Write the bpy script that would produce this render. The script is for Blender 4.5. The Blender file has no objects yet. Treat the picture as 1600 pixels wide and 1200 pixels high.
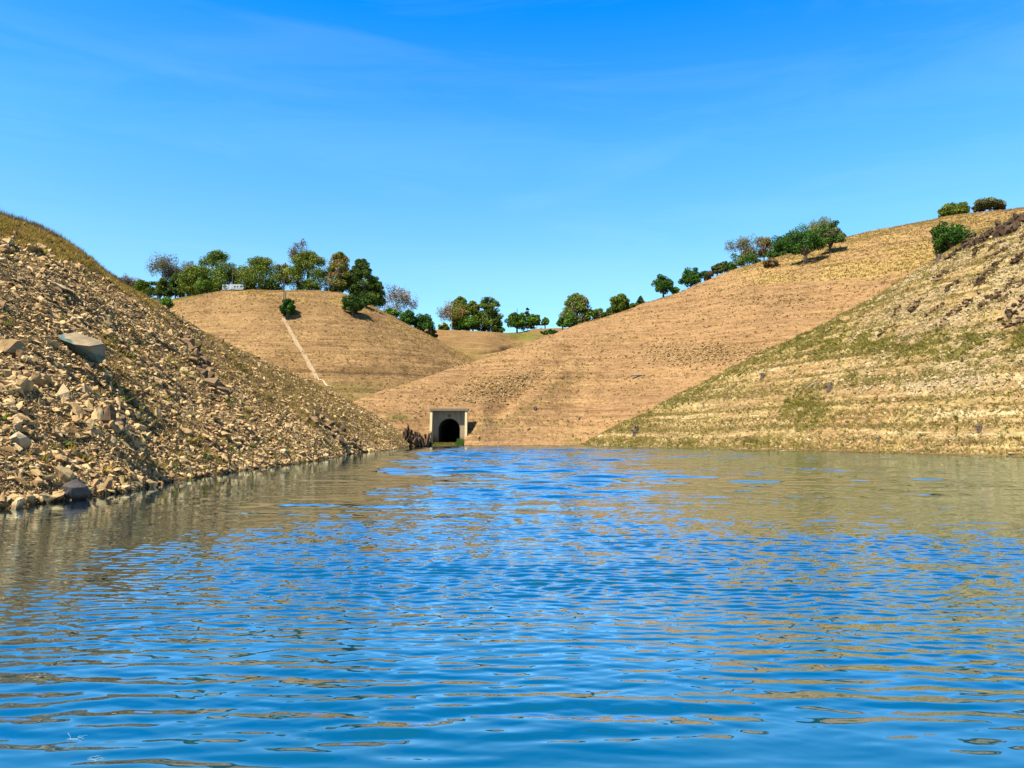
import bpy, bmesh, math, random
import numpy as np
from mathutils import Matrix, Vector

random.seed(7)
RNG = np.random.default_rng(11)
scene = bpy.context.scene
COL = scene.collection
R = math.radians

# ------------------------------------------------------------------ camera
CAM_H = 2.0                                   # eye height above the water, in a boat
F = 1200.0                                    # focal length in photo pixels (photo 1600 x 1200)
PITCH = math.atan(85.0 / F)
CT, ST = math.cos(PITCH), math.sin(PITCH)
cam_d = bpy.data.cameras.new('camera')
cam_d.sensor_width = 36.0
cam_d.lens = 36.0 * F / 1600.0
cam_d.clip_start = 0.1
cam_d.clip_end = 8000
cam = bpy.data.objects.new('camera', cam_d)
COL.objects.link(cam)
cam.location = (0, 0, CAM_H)
cam.rotation_euler = (R(90) + PITCH, 0, 0)
scene.camera = cam

# ------------------------------------------------------------------ sky and sun
SUN_EL = R(54)
SUN_AZ = math.atan2(-0.74, -0.67)             # from +Y towards +X: the sun is to the left, a little behind the camera
world = bpy.data.worlds.new('World')
scene.world = world
world.use_nodes = True
wn, wl = world.node_tree.nodes, world.node_tree.links
wn.clear()
sky = wn.new('ShaderNodeTexSky')
sky.sky_type = 'NISHITA'
sky.sun_disc = False
sky.sun_elevation = SUN_EL
sky.sun_rotation = SUN_AZ
sky.altitude = 200
sky.air_density = 1.0
sky.dust_density = 0.3
sky.ozone_density = 3.0
# the vivid blue of this clear dry day: red thins out with height above the horizon
tcw = wn.new('ShaderNodeTexCoord')
spw = wn.new('ShaderNodeSeparateXYZ'); wl.new(tcw.outputs['Generated'], spw.inputs[0])
crw = wn.new('ShaderNodeValToRGB')
els = crw.color_ramp.elements
stops = [(0.0, (0.78, 0.98, 1.05)), (0.07, (0.76, 1.0, 1.05)), (0.208, (0.66, 1.0, 1.05)), (0.357, (0.36, 0.99, 1.18)), (0.50, (0.02, 0.80, 1.45)), (0.75, (0.20, 0.80, 1.25)), (1.0, (0.35, 0.85, 1.15))]
while len(els) < len(stops): els.new(0.5)
for e_, (p_, c_) in zip(els, stops): e_.position = p_; e_.color = (*[v / 1.5 for v in c_], 1)
wl.new(spw.outputs['Z'], crw.inputs[0])
tint = wn.new('ShaderNodeMix'); tint.data_type = 'RGBA'; tint.blend_type = 'MULTIPLY'
tint.inputs['Factor'].default_value = 1.0
wl.new(crw.outputs[0], tint.inputs['B'])
bg = wn.new('ShaderNodeBackground'); bg.inputs['Strength'].default_value = 0.106
wo = wn.new('ShaderNodeOutputWorld')
wl.new(sky.outputs[0], tint.inputs['A'])
cvm = wn.new('ShaderNodeVectorMath'); cvm.operation = 'MULTIPLY'; cvm.inputs[1].default_value = (2.2, 3.0, 16.0)
wl.new(tcw.outputs['Generated'], cvm.inputs[0])
cno = wn.new('ShaderNodeTexNoise'); cno.inputs['Scale'].default_value = 1.0; cno.inputs['Detail'].default_value = 6.0; cno.inputs['Roughness'].default_value = 0.6; cno.inputs['Distortion'].default_value = 0.8
wl.new(cvm.outputs[0], cno.inputs['Vector'])
cmr = wn.new('ShaderNodeMapRange'); cmr.inputs['From Min'].default_value = 0.45; cmr.inputs['From Max'].default_value = 0.85; cmr.inputs['To Max'].default_value = 0.09
wl.new(cno.outputs[0], cmr.inputs['Value'])
cir = wn.new('ShaderNodeMix'); cir.data_type = 'RGBA'
wl.new(cmr.outputs[0], cir.inputs['Factor']); wl.new(tint.outputs['Result'], cir.inputs['A']); cir.inputs['B'].default_value = (2.6, 3.4, 4.6, 1)
wl.new(cir.outputs['Result'], bg.inputs['Color'])
wl.new(bg.outputs[0], wo.inputs['Surface'])

sun_d = bpy.data.lights.new('sun', 'SUN')
sun_d.energy = 5.0
sun_d.angle = R(0.5)
sun_d.color = (1.0, 0.93, 0.80)
sun = bpy.data.objects.new('sun', sun_d)
COL.objects.link(sun)
sdir = Vector((math.sin(SUN_AZ) * math.cos(SUN_EL), math.cos(SUN_AZ) * math.cos(SUN_EL), math.sin(SUN_EL)))
sun.rotation_euler = sdir.to_track_quat('Z', 'Y').to_euler()

scene.view_settings.view_transform = 'Standard'
scene.view_settings.look = 'None'
scene.view_settings.exposure = 1.7
scene.view_settings.gamma = 1.0

# ------------------------------------------------------------------ helpers
def slopes(px, py):
    """photo pixel -> (X/Y, (Z - eye)/Y) of its ray"""
    x, y = (px - 800.0) / F, (600.0 - py) / F
    wy = CT - y * ST
    return x / wy, (ST + y * CT) / wy

def pt(px, py, Y):
    a, b = slopes(px, py)
    return (a * Y, Y, CAM_H + b * Y)

def shore(px, py):
    a, b = slopes(px, py)
    Y = -CAM_H / b
    return (a * Y, Y, 0.0)

def project(V):
    x, y, z = V[..., 0], V[..., 1], V[..., 2] - CAM_H
    f = y * CT + z * ST
    f = np.where(f < 0.5, np.nan, f)
    return 800 + F * x / f, 600 - F * (z * CT - y * ST) / f

def _hash(ix, iy, seed):
    h = (ix.astype(np.int64) * 374761393 + iy.astype(np.int64) * 668265263 + seed * 974634777) & 0x7fffffff
    h = ((h ^ (h >> 13)) * 1274126177) & 0x7fffffff
    return ((h ^ (h >> 16)) & 0xffff) / 65536.0

def noise2(x, y, seed=0):
    x = np.asarray(x, float); y = np.asarray(y, float)
    ix, iy = np.floor(x), np.floor(y)
    fx, fy = x - ix, y - iy
    u, v = fx * fx * fx * (fx * (fx * 6 - 15) + 10), fy * fy * fy * (fy * (fy * 6 - 15) + 10)
    def g(dx, dy):
        a = _hash(ix + dx, iy + dy, seed) * 2 * math.pi
        return np.cos(a) * (fx - dx) + np.sin(a) * (fy - dy)
    return 1.41 * ((g(0, 0) * (1 - u) + g(1, 0) * u) * (1 - v) + (g(0, 1) * (1 - u) + g(1, 1) * u) * v)

def fbm(x, y, seed=0, octaves=4, gain=0.5):
    s, a = 0, 1.0
    for k in range(octaves):
        s = s + a * noise2(x * 2 ** k, y * 2 ** k, seed + 17 * k)
        a *= gain
    return s

def sstep(a, b, x):
    t = np.clip((x - a) / (b - a), 0, 1)
    return t * t * (3 - 2 * t)

def tag(o, label=None, cat=None, group=None, kind=None):
    if label: o['label'] = label
    if cat: o['category'] = cat
    if group: o['group'] = group
    if kind: o['kind'] = kind
    return o

def empty(name, loc, rz=0.0):
    o = bpy.data.objects.new(name, None)
    o.empty_display_size = 0.3
    COL.objects.link(o)
    o.location = loc
    o.rotation_euler = (0, 0, rz)
    return o

def mesh_from(name, V, Fs, mat=None, col=None, smooth=False, attrs=None):
    """V (n,3); Fs list of (m,k) index arrays; col (n,4) vertex colour 'Col'"""
    me = bpy.data.meshes.new(name)
    V = np.ascontiguousarray(V, dtype=np.float32)
    Fs = [np.asarray(f, dtype=np.int32) for f in Fs if len(f)]
    loops = np.concatenate([f.ravel() for f in Fs])
    tot = np.concatenate([np.full(len(f), f.shape[1], np.int32) for f in Fs])
    start = np.concatenate([[0], np.cumsum(tot)[:-1]]).astype(np.int32)
    me.vertices.add(len(V)); me.vertices.foreach_set('co', V.ravel())
    me.loops.add(len(loops)); me.loops.foreach_set('vertex_index', loops)
    me.polygons.add(len(tot)); me.polygons.foreach_set('loop_start', start)
    me.polygons.foreach_set('loop_total', tot)
    me.update(calc_edges=True)
    me.polygons.foreach_set('use_smooth', np.full(len(tot), smooth, bool))
    if col is not None:
        ca = me.color_attributes.new('Col', 'FLOAT_COLOR', 'POINT')
        ca.data.foreach_set('color', np.ascontiguousarray(col, np.float32).ravel())
    if mat: me.materials.append(mat)
    return me

def link(name, me, parent=None, loc=None):
    o = bpy.data.objects.new(name, me)
    COL.objects.link(o)
    if parent is not None: o.parent = parent
    if loc is not None: o.location = loc
    return o

class MB:
    """collects pieces for one mesh"""
    def __init__(self): self.V, self.F, self.C, self.n = [], {}, [], 0
    def add(self, V, F_, col=None):
        V = np.asarray(V, float).reshape(-1, 3)
        if isinstance(F_, list):
            by = {}
            for f in F_: by.setdefault(len(f), []).append(f)
            F_ = list(by.values())
        else: F_ = [F_]
        for f in F_:
            f = np.asarray(f, np.int64)
            self.F.setdefault(f.shape[1], []).append(f + self.n)
        self.V.append(V)
        if col is not None: self.C.append(np.broadcast_to(col, (len(V), 4)))
        self.n += len(V)
    def box(self, x0, x1, y0, y1, z0, z1):
        V = [(x, y, z) for z in (z0, z1) for y in (y0, y1) for x in (x0, x1)]
        self.add(V, [(0, 2, 3, 1), (4, 5, 7, 6), (0, 1, 5, 4), (2, 6, 7, 3), (0, 4, 6, 2), (1, 3, 7, 5)])
    def prism(self, prof, x0, x1):
        """profile of (y, z), extruded along x"""
        n = len(prof)
        V = [(x0, y, z) for y, z in prof] + [(x1, y, z) for y, z in prof]
        self.add(V, [(i, (i + 1) % n, (i + 1) % n + n, i + n) for i in range(n)])
        self.F.setdefault(n, []).append(np.array([list(range(n))[::-1], list(range(n, 2 * n))]) + self.n - 2 * n)
    def tube(self, pts, rs, sides=6, col=None):
        pts = [Vector(p) for p in pts]
        V = []
        for i, p in enumerate(pts):
            d = (pts[min(i + 1, len(pts) - 1)] - pts[max(i - 1, 0)])
            d = d.normalized() if d.length > 1e-9 else Vector((0, 0, 1))
            a = d.orthogonal().normalized(); b = d.cross(a)
            if i and abs(d.dot(pd)) > 0.2:
                a = (pa - d * pa.dot(d)).normalized(); b = d.cross(a)
            pa, pd = a, d
            for k in range(sides):
                t = 2 * math.pi * k / sides
                V.append(p + (a * math.cos(t) + b * math.sin(t)) * rs[i])
        F_ = []
        for i in range(len(pts) - 1):
            for k in range(sides):
                k2 = (k + 1) % sides
                F_.append((i * sides + k, i * sides + k2, (i + 1) * sides + k2, (i + 1) * sides + k))
        n0 = self.n
        self.add([tuple(v) for v in V], F_, col)
        self.F.setdefault(sides, []).append(np.array([list(range(sides))[::-1], [(len(pts) - 1) * sides + k for k in range(sides)]]) + n0)
    def mesh(self, name, mat, smooth=False):
        return mesh_from(name, np.concatenate(self.V), [np.concatenate(f) for f in self.F.values()], mat,
                         np.concatenate(self.C) if self.C else None, smooth)
    def build(self, name, mat, parent=None, smooth=False, loc=None):
        return link(name, self.mesh(name, mat, smooth), parent, loc)

# ------------------------------------------------------------------ materials
ALB = 0.71                                    # real reflectances under this exposure
def new_mat(name):
    m = bpy.data.materials.new(name)
    m.use_nodes = True
    nt = m.node_tree
    b = nt.nodes['Principled BSDF']
    b.inputs['Specular IOR Level'].default_value = 0.2
    return m, nt, nt.nodes, nt.links, b

def N(nt, typ, **kw):
    n = nt.nodes.new(typ)
    for k, v in kw.items():
        if k in n.inputs: n.inputs[k].default_value = v
        else: setattr(n, k, v)
    return n

def mixc(nt, fac, a, b, blend='MIX'):
    n = nt.nodes.new('ShaderNodeMix'); n.data_type = 'RGBA'; n.blend_type = blend
    for s, v in (('Factor', fac), ('A', a), ('B', b)):
        if isinstance(v, bpy.types.NodeSocket): nt.links.new(v, n.inputs[s])
        elif isinstance(v, (int, float)): n.inputs[s].default_value = v
        else: n.inputs[s].default_value = (*v, 1)
    return n.outputs['Result']

def ramp(nt, src, a, b, inv=False):
    n = nt.nodes.new('ShaderNodeMapRange')
    n.inputs['From Min'].default_value = a; n.inputs['From Max'].default_value = b
    if inv: n.inputs['To Min'].default_value = 1; n.inputs['To Max'].default_value = 0
    nt.links.new(src, n.inputs['Value'])
    return n.outputs[0]

def pos_scaled(nt, sx, sy, sz):
    g = N(nt, 'ShaderNodeNewGeometry')
    v = N(nt, 'ShaderNodeVectorMath', operation='MULTIPLY')
    v.inputs[1].default_value = (sx, sy, sz)
    nt.links.new(g.outputs['Position'], v.inputs[0])
    return v.outputs[0]

def noise_node(nt, vec, scale, detail=3, rough=0.55, dist=0.0):
    n = N(nt, 'ShaderNodeTexNoise', Scale=scale, Detail=detail, Roughness=rough, Distortion=dist)
    nt.links.new(vec, n.inputs['Vector'])
    return n.outputs[0]

def math_node(nt, op, a, b=0.0):
    n = N(nt, 'ShaderNodeMath', operation=op)
    for i, v in enumerate((a, b)):
        if isinstance(v, bpy.types.NodeSocket): nt.links.new(v, n.inputs[i])
        else: n.inputs[i].default_value = v
    return n.outputs[0]

def ground_mat(name, base_a, base_b, dark, pale, strata=0.5, speck=0.5, fine=2.2, green=(0.16, 0.19, 0.03), straw=(0.62, 0.44, 0.16), rockc=(0.42, 0.34, 0.24), bump=0.9, K=0.48):
    """hill ground: two earth tones in patches, level old-waterline bands, dark specks, and three cover masks (r green, g stony, b straw)"""
    base_a, base_b, dark, pale, green, straw, rockc = [tuple(v * K * ALB for v in c) for c in (base_a, base_b, dark, pale, green, straw, rockc)]
    m, nt, ns, lk, b = new_mat(name)
    p = pos_scaled(nt, 1, 1, 1)
    big = noise_node(nt, p, 0.045, 4, 0.6, 0.6)
    mid = noise_node(nt, p, 0.5, 4, 0.65)
    fin = noise_node(nt, p, fine, 4, 0.7)
    c = mixc(nt, ramp(nt, big, 0.38, 0.62), base_a, base_b)
    pb = pos_scaled(nt, 0.035, 0.035, 1.1)
    band = noise_node(nt, pb, 1.0, 4, 0.7)
    at = N(nt, 'ShaderNodeAttribute', attribute_name='Col')
    strata = math_node(nt, 'MULTIPLY', at.outputs['Alpha'], strata)
    wob = math_node(nt, 'MULTIPLY', ramp(nt, band, 0.52, 0.66), strata)
    c = mixc(nt, wob, c, dark)
    wob2 = math_node(nt, 'MULTIPLY', ramp(nt, band, 0.46, 0.36), strata)
    c = mixc(nt, wob2, c, pale)
    sep = N(nt, 'ShaderNodeSeparateColor')
    lk.new(at.outputs['Color'], sep.inputs[0])
    jit = ramp(nt, mid, 0.3, 0.7)
    def cover(cur, ch, colour, sharp=0.5):
        f = math_node(nt, 'ADD', sep.outputs[ch], math_node(nt, 'MULTIPLY', math_node(nt, 'SUBTRACT', jit, 0.5), sharp))
        n = N(nt, 'ShaderNodeClamp')
        lk.new(math_node(nt, 'MULTIPLY', f, ramp(nt, sep.outputs[ch], 0.0, 0.15)), n.inputs[0])
        return mixc(nt, n.outputs[0], cur, colour)
    c = cover(c, 2, straw); c = cover(c, 1, rockc); c = cover(c, 0, green)
    pst = pos_scaled(nt, 0.22, 0.22, 2.4)
    stk = noise_node(nt, pst, 1.0, 5, 0.72)
    c = mixc(nt, ramp(nt, stk, 0.32, 0.68), mixc(nt, 1.0, c, (0.74, 0.68, 0.62), 'MULTIPLY'), mixc(nt, 1.0, c, (1.20, 1.22, 1.24), 'MULTIPLY'))
    c = mixc(nt, ramp(nt, fin, 0.25, 0.75), mixc(nt, 1.0, c, (0.62, 0.58, 0.53), 'MULTIPLY'), mixc(nt, 1.0, c, (1.24, 1.24, 1.22), 'MULTIPLY'))
    ps = pos_scaled(nt, 0.55, 0.55, 1.8)
    sp = noise_node(nt, ps, fine * 0.55, 3, 0.75)
    c = mixc(nt, math_node(nt, 'MULTIPLY', ramp(nt, sp, 0.60, 0.70), speck), c, mixc(nt, 1.0, dark, (0.45, 0.42, 0.30), 'MULTIPLY'))
    # the strip the ripples keep wet
    gz = N(nt, 'ShaderNodeNewGeometry'); sz = N(nt, 'ShaderNodeSeparateXYZ'); lk.new(gz.outputs['Position'], sz.inputs[0])
    wz = math_node(nt, 'ADD', sz.outputs['Z'], math_node(nt, 'MULTIPLY', math_node(nt, 'SUBTRACT', mid, 0.5), 0.5))
    c = mixc(nt, ramp(nt, wz, 0.10, 0.34, inv=True), c, mixc(nt, 1.0, c, (0.42, 0.40, 0.36), 'MULTIPLY'))
    lk.new(c, b.inputs['Base Color'])
    b.inputs['Roughness'].default_value = 0.95
    b.inputs['Specular IOR Level'].default_value = 0.05
    bm = N(nt, 'ShaderNodeBump', Strength=bump, Distance=0.35)
    lk.new(math_node(nt, 'ADD', fin, math_node(nt, 'MULTIPLY', mid, 1.2)), bm.inputs['Height'])
    lk.new(bm.outputs[0], b.inputs['Normal'])
    return m

def plain_mat(name, colour, rough=0.7, var=0.25, scale=3.0, metal=0.0, spec=0.3, streak=False):
    m, nt, ns, lk, b = new_mat(name)
    tc = N(nt, 'ShaderNodeTexCoord')
    v = tc.outputs['Object']
    if streak:
        vm = N(nt, 'ShaderNodeVectorMath', operation='MULTIPLY'); vm.inputs[1].default_value = (1, 1, 0.12)
        lk.new(v, vm.inputs[0]); v = vm.outputs[0]
    n1 = noise_node(nt, v, scale, 5, 0.65)
    colour = tuple(x * ALB for x in colour)
    lo = tuple(x * (1 - var) for x in colour); hi = tuple(min(1, x * (1 + var)) for x in colour)
    lk.new(mixc(nt, ramp(nt, n1, 0.3, 0.7), lo, hi), b.inputs['Base Color'])
    b.inputs['Roughness'].default_value = rough
    b.inputs['Metallic'].default_value = metal
    b.inputs['Specular IOR Level'].default_value = spec
    return m

def leaf_mat(name, trans=0.25):
    m, nt, ns, lk, b = new_mat(name)
    at = N(nt, 'ShaderNodeAttribute', attribute_name='Col')
    lk.new(at.outputs['Color'], b.inputs['Base Color'])
    b.inputs['Roughness'].default_value = 0.7
    b.inputs['Specular IOR Level'].default_value = 0.15
    tr = N(nt, 'ShaderNodeBsdfTranslucent')
    lk.new(mixc(nt, 1.0, at.outputs['Color'], (1.3, 1.4, 0.7), 'MULTIPLY'), tr.inputs['Color'])
    ms = N(nt, 'ShaderNodeMixShader'); ms.inputs[0].default_value = trans
    lk.new(b.outputs[0], ms.inputs[1]); lk.new(tr.outputs[0], ms.inputs[2])
    lk.new(ms.outputs[0], ns['Material Output'].inputs['Surface'])
    return m

def rock_mat(name, tones):
    """tones: colour list; each stone takes its own by its random number or its colour attribute (alpha 1 = use it)"""
    m, nt, ns, lk, b = new_mat(name)
    oi = N(nt, 'ShaderNodeObjectInfo')
    at = N(nt, 'ShaderNodeAttribute', attribute_name='Col')
    tone = math_node(nt, 'FRACT', math_node(nt, 'ADD', oi.outputs['Random'], at.outputs['Fac']))
    cr = N(nt, 'ShaderNodeValToRGB')
    cr.color_ramp.interpolation = 'LINEAR'
    els = cr.color_ramp.elements
    while len(els) < len(tones): els.new(0.5)
    for i, t in enumerate(tones):
        els[i].position = i / (len(tones) - 1); els[i].color = (*[v * ALB for v in t], 1)
    lk.new(tone, cr.inputs[0])
    p = pos_scaled(nt, 1, 1, 1)
    n1 = noise_node(nt, p, 2.5, 5, 0.7)
    n2 = noise_node(nt, p, 14, 4, 0.7)
    c = mixc(nt, ramp(nt, n1, 0.35, 0.68), mixc(nt, 1.0, cr.outputs[0], (0.72, 0.70, 0.66), 'MULTIPLY'), cr.outputs[0])
    sz = N(nt, 'ShaderNodeSeparateXYZ'); lk.new(N(nt, 'ShaderNodeNewGeometry').outputs['Position'], sz.inputs[0])
    c = mixc(nt, ramp(nt, math_node(nt, 'ADD', sz.outputs['Z'], math_node(nt, 'MULTIPLY', n1, 0.2)), 0.16, 0.30, inv=True), c, mixc(nt, 1.0, c, (0.38, 0.36, 0.33), 'MULTIPLY'))
    c = mixc(nt, math_node(nt, 'MULTIPLY', ramp(nt, n2, 0.56, 0.72), 0.5), c, mixc(nt, 1.0, cr.outputs[0], (0.5, 0.42, 0.32), 'MULTIPLY'))
    lk.new(c, b.inputs['Base Color'])
    b.inputs['Roughness'].default_value = 0.9
    b.inputs['Specular IOR Level'].default_value = 0.15
    bm = N(nt, 'ShaderNodeBump', Strength=0.5, Distance=0.06)
    lk.new(math_node(nt, 'ADD', n1, n2), bm.inputs['Height'])
    lk.new(bm.outputs[0], b.inputs['Normal'])
    return m

M = {}
M['bank'] = ground_mat('bank_earth', (0.26, 0.175, 0.075), (0.32, 0.215, 0.095), (0.16, 0.105, 0.05), (0.42, 0.31, 0.16), strata=0.25, speck=0.8, fine=3.2,
                       green=(0.20, 0.20, 0.04), straw=(0.42, 0.31, 0.09), rockc=(0.30, 0.20, 0.10), bump=1.0, K=0.56)
M['hill'] = ground_mat('golden_hill_earth', (0.59, 0.355, 0.165), (0.48, 0.285, 0.135), (0.29, 0.17, 0.08), (0.68, 0.44, 0.19), strata=0.75, speck=0.18, fine=1.3,
                       green=(0.20, 0.20, 0.045), straw=(0.68, 0.47, 0.17), rockc=(0.50, 0.36, 0.20))
M['mid_hill'] = ground_mat('middle_hill_earth', (0.54, 0.335, 0.15), (0.39, 0.235, 0.105), (0.20, 0.115, 0.055), (0.62, 0.40, 0.17), strata=1.0, speck=0.4, fine=1.3,
                       green=(0.24, 0.21, 0.06), straw=(0.66, 0.45, 0.17), rockc=(0.16, 0.10, 0.05))
M['near_hill'] = ground_mat('near_hill_earth', (0.58, 0.40, 0.18), (0.54, 0.34, 0.15), (0.26, 0.175, 0.08), (0.84, 0.66, 0.36), strata=0.9, speck=0.6, fine=1.8,
                            green=(0.42, 0.34, 0.11), straw=(0.66, 0.50, 0.20), rockc=(0.55, 0.42, 0.25), K=0.55)
M['far'] = ground_mat('far_hill_earth', (0.50, 0.29, 0.115), (0.40, 0.25, 0.10), (0.24, 0.15, 0.075), (0.60, 0.42, 0.18), strata=0.6, speck=0.4, fine=1.0,
                      green=(0.24, 0.25, 0.05), straw=(0.70, 0.50, 0.18), rockc=(0.13, 0.085, 0.045))
M['leaf'] = leaf_mat('leaves', 0.12)
M['grass'] = leaf_mat('grass_blades', 0.5)
M['bark'] = plain_mat('bark', (0.10, 0.075, 0.05), 0.9, 0.4, 4.0)
M['pale_bark'] = plain_mat('pale_bark', (0.26, 0.21, 0.15), 0.85, 0.3, 3.0)
M['dead_wood'] = plain_mat('dead_wood', (0.075, 0.05, 0.035), 0.9, 0.4, 5.0)
M['grey_wood'] = plain_mat('grey_wood', (0.22, 0.18, 0.14), 0.9, 0.3, 5.0)
M['concrete'] = plain_mat('concrete', (0.26, 0.195, 0.12), 0.9, 0.40, 0.9, streak=True)
def cast_lines(m, k=0.72):
    """pour joints every 1.25 m and a tide stain near the foot"""
    nt = m.node_tree; b = nt.nodes['Principled BSDF']
    src = b.inputs['Base Color'].links[0].from_socket
    tc = N(nt, 'ShaderNodeTexCoord'); sp = N(nt, 'ShaderNodeSeparateXYZ'); nt.links.new(tc.outputs['Object'], sp.inputs[0])
    fz = math_node(nt, 'FRACT', math_node(nt, 'DIVIDE', sp.outputs['Z'], 1.25))
    c = mixc(nt, ramp(nt, fz, 0.05, 0.03), src, mixc(nt, 1.0, src, (k, k, k), 'MULTIPLY'))
    nz_ = noise_node(nt, tc.outputs['Object'], 0.8, 5, 0.7)
    zz = math_node(nt, 'ADD', sp.outputs['Z'], math_node(nt, 'MULTIPLY', nz_, 3.0))
    c = mixc(nt, ramp(nt, zz, 3.6, 2.2), c, mixc(nt, 1.0, c, (0.62, 0.56, 0.48), 'MULTIPLY'))
    nt.links.new(c, b.inputs['Base Color'])
cast_lines(M['concrete'])
M['concrete_pale'] = plain_mat('pale_concrete', (0.46, 0.37, 0.20), 0.9, 0.12, 1.2, streak=True)
M['concrete_dull'] = plain_mat('weathered_concrete', (0.31, 0.215, 0.115), 0.9, 0.35, 1.2)
M['concrete_dark'] = plain_mat('stained_concrete', (0.15, 0.115, 0.075), 0.9, 0.25, 1.5)
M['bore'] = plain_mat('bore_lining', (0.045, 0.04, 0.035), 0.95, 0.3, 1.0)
M['white'] = plain_mat('white_paint', (0.30, 0.30, 0.29), 0.45, 0.04, 1.0)
M['grey'] = plain_mat('grey_trim', (0.35, 0.36, 0.38), 0.5, 0.1)
M['dark'] = plain_mat('dark_trim', (0.03, 0.03, 0.035), 0.5, 0.1)
M['glass'] = plain_mat('dark_glass', (0.02, 0.025, 0.03), 0.08, 0.1, spec=0.6)
M['roof'] = plain_mat('dark_roof', (0.05, 0.035, 0.03), 0.8, 0.2)
M['rubber'] = plain_mat('rubber', (0.02, 0.02, 0.02), 0.9, 0.1)
M['pole'] = plain_mat('weathered_pole', (0.07, 0.05, 0.04), 0.9, 0.3)
M['fibre'] = plain_mat('pale_fibre', (0.26, 0.34, 0.32), 0.7, 0.1)
TAN = [tuple((c[0] * 0.96, c[1] * 0.84, c[2] * 0.60)) for c in [(0.46, 0.34, 0.20), (0.56, 0.44, 0.28), (0.24, 0.15, 0.09), (0.64, 0.52, 0.35), (0.40, 0.25, 0.13), (0.50, 0.40, 0.27), (0.62, 0.49, 0.31), (0.30, 0.21, 0.13), (0.58, 0.46, 0.29)]]
M['rock'] = rock_mat('tan_rock', TAN)
M['rubble'] = rock_mat('rubble_stone', [tuple(v * 0.62 for v in (c[0] * 1.05, c[1] * 0.96, c[2] * 0.82)) for c in TAN])
M['loose'] = rock_mat('loose_pale_stone', [(0.40, 0.30, 0.16), (0.44, 0.34, 0.19), (0.34, 0.25, 0.13)])
M['rock_pale'] = rock_mat('pale_rock', [(0.50, 0.36, 0.19), (0.55, 0.41, 0.23), (0.44, 0.31, 0.16)])
M['rock_dark'] = rock_mat('dark_brown_rock', [(0.040, 0.021, 0.009), (0.085, 0.047, 0.020), (0.028, 0.015, 0.007), (0.16, 0.095, 0.045), (0.30, 0.21, 0.11)])
M['rock_crag'] = rock_mat('dark_crag_rock', [(0.045, 0.025, 0.013), (0.085, 0.050, 0.026), (0.032, 0.018, 0.010), (0.13, 0.080, 0.045)])
M['rock_slate'] = rock_mat('slaty_rock', [(0.15, 0.088, 0.042), (0.26, 0.17, 0.085), (0.10, 0.06, 0.032), (0.34, 0.23, 0.12)])
M['rock_round'] = rock_mat('dark_boulder_rock', [(0.10, 0.085, 0.075), (0.12, 0.10, 0.085)])

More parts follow.
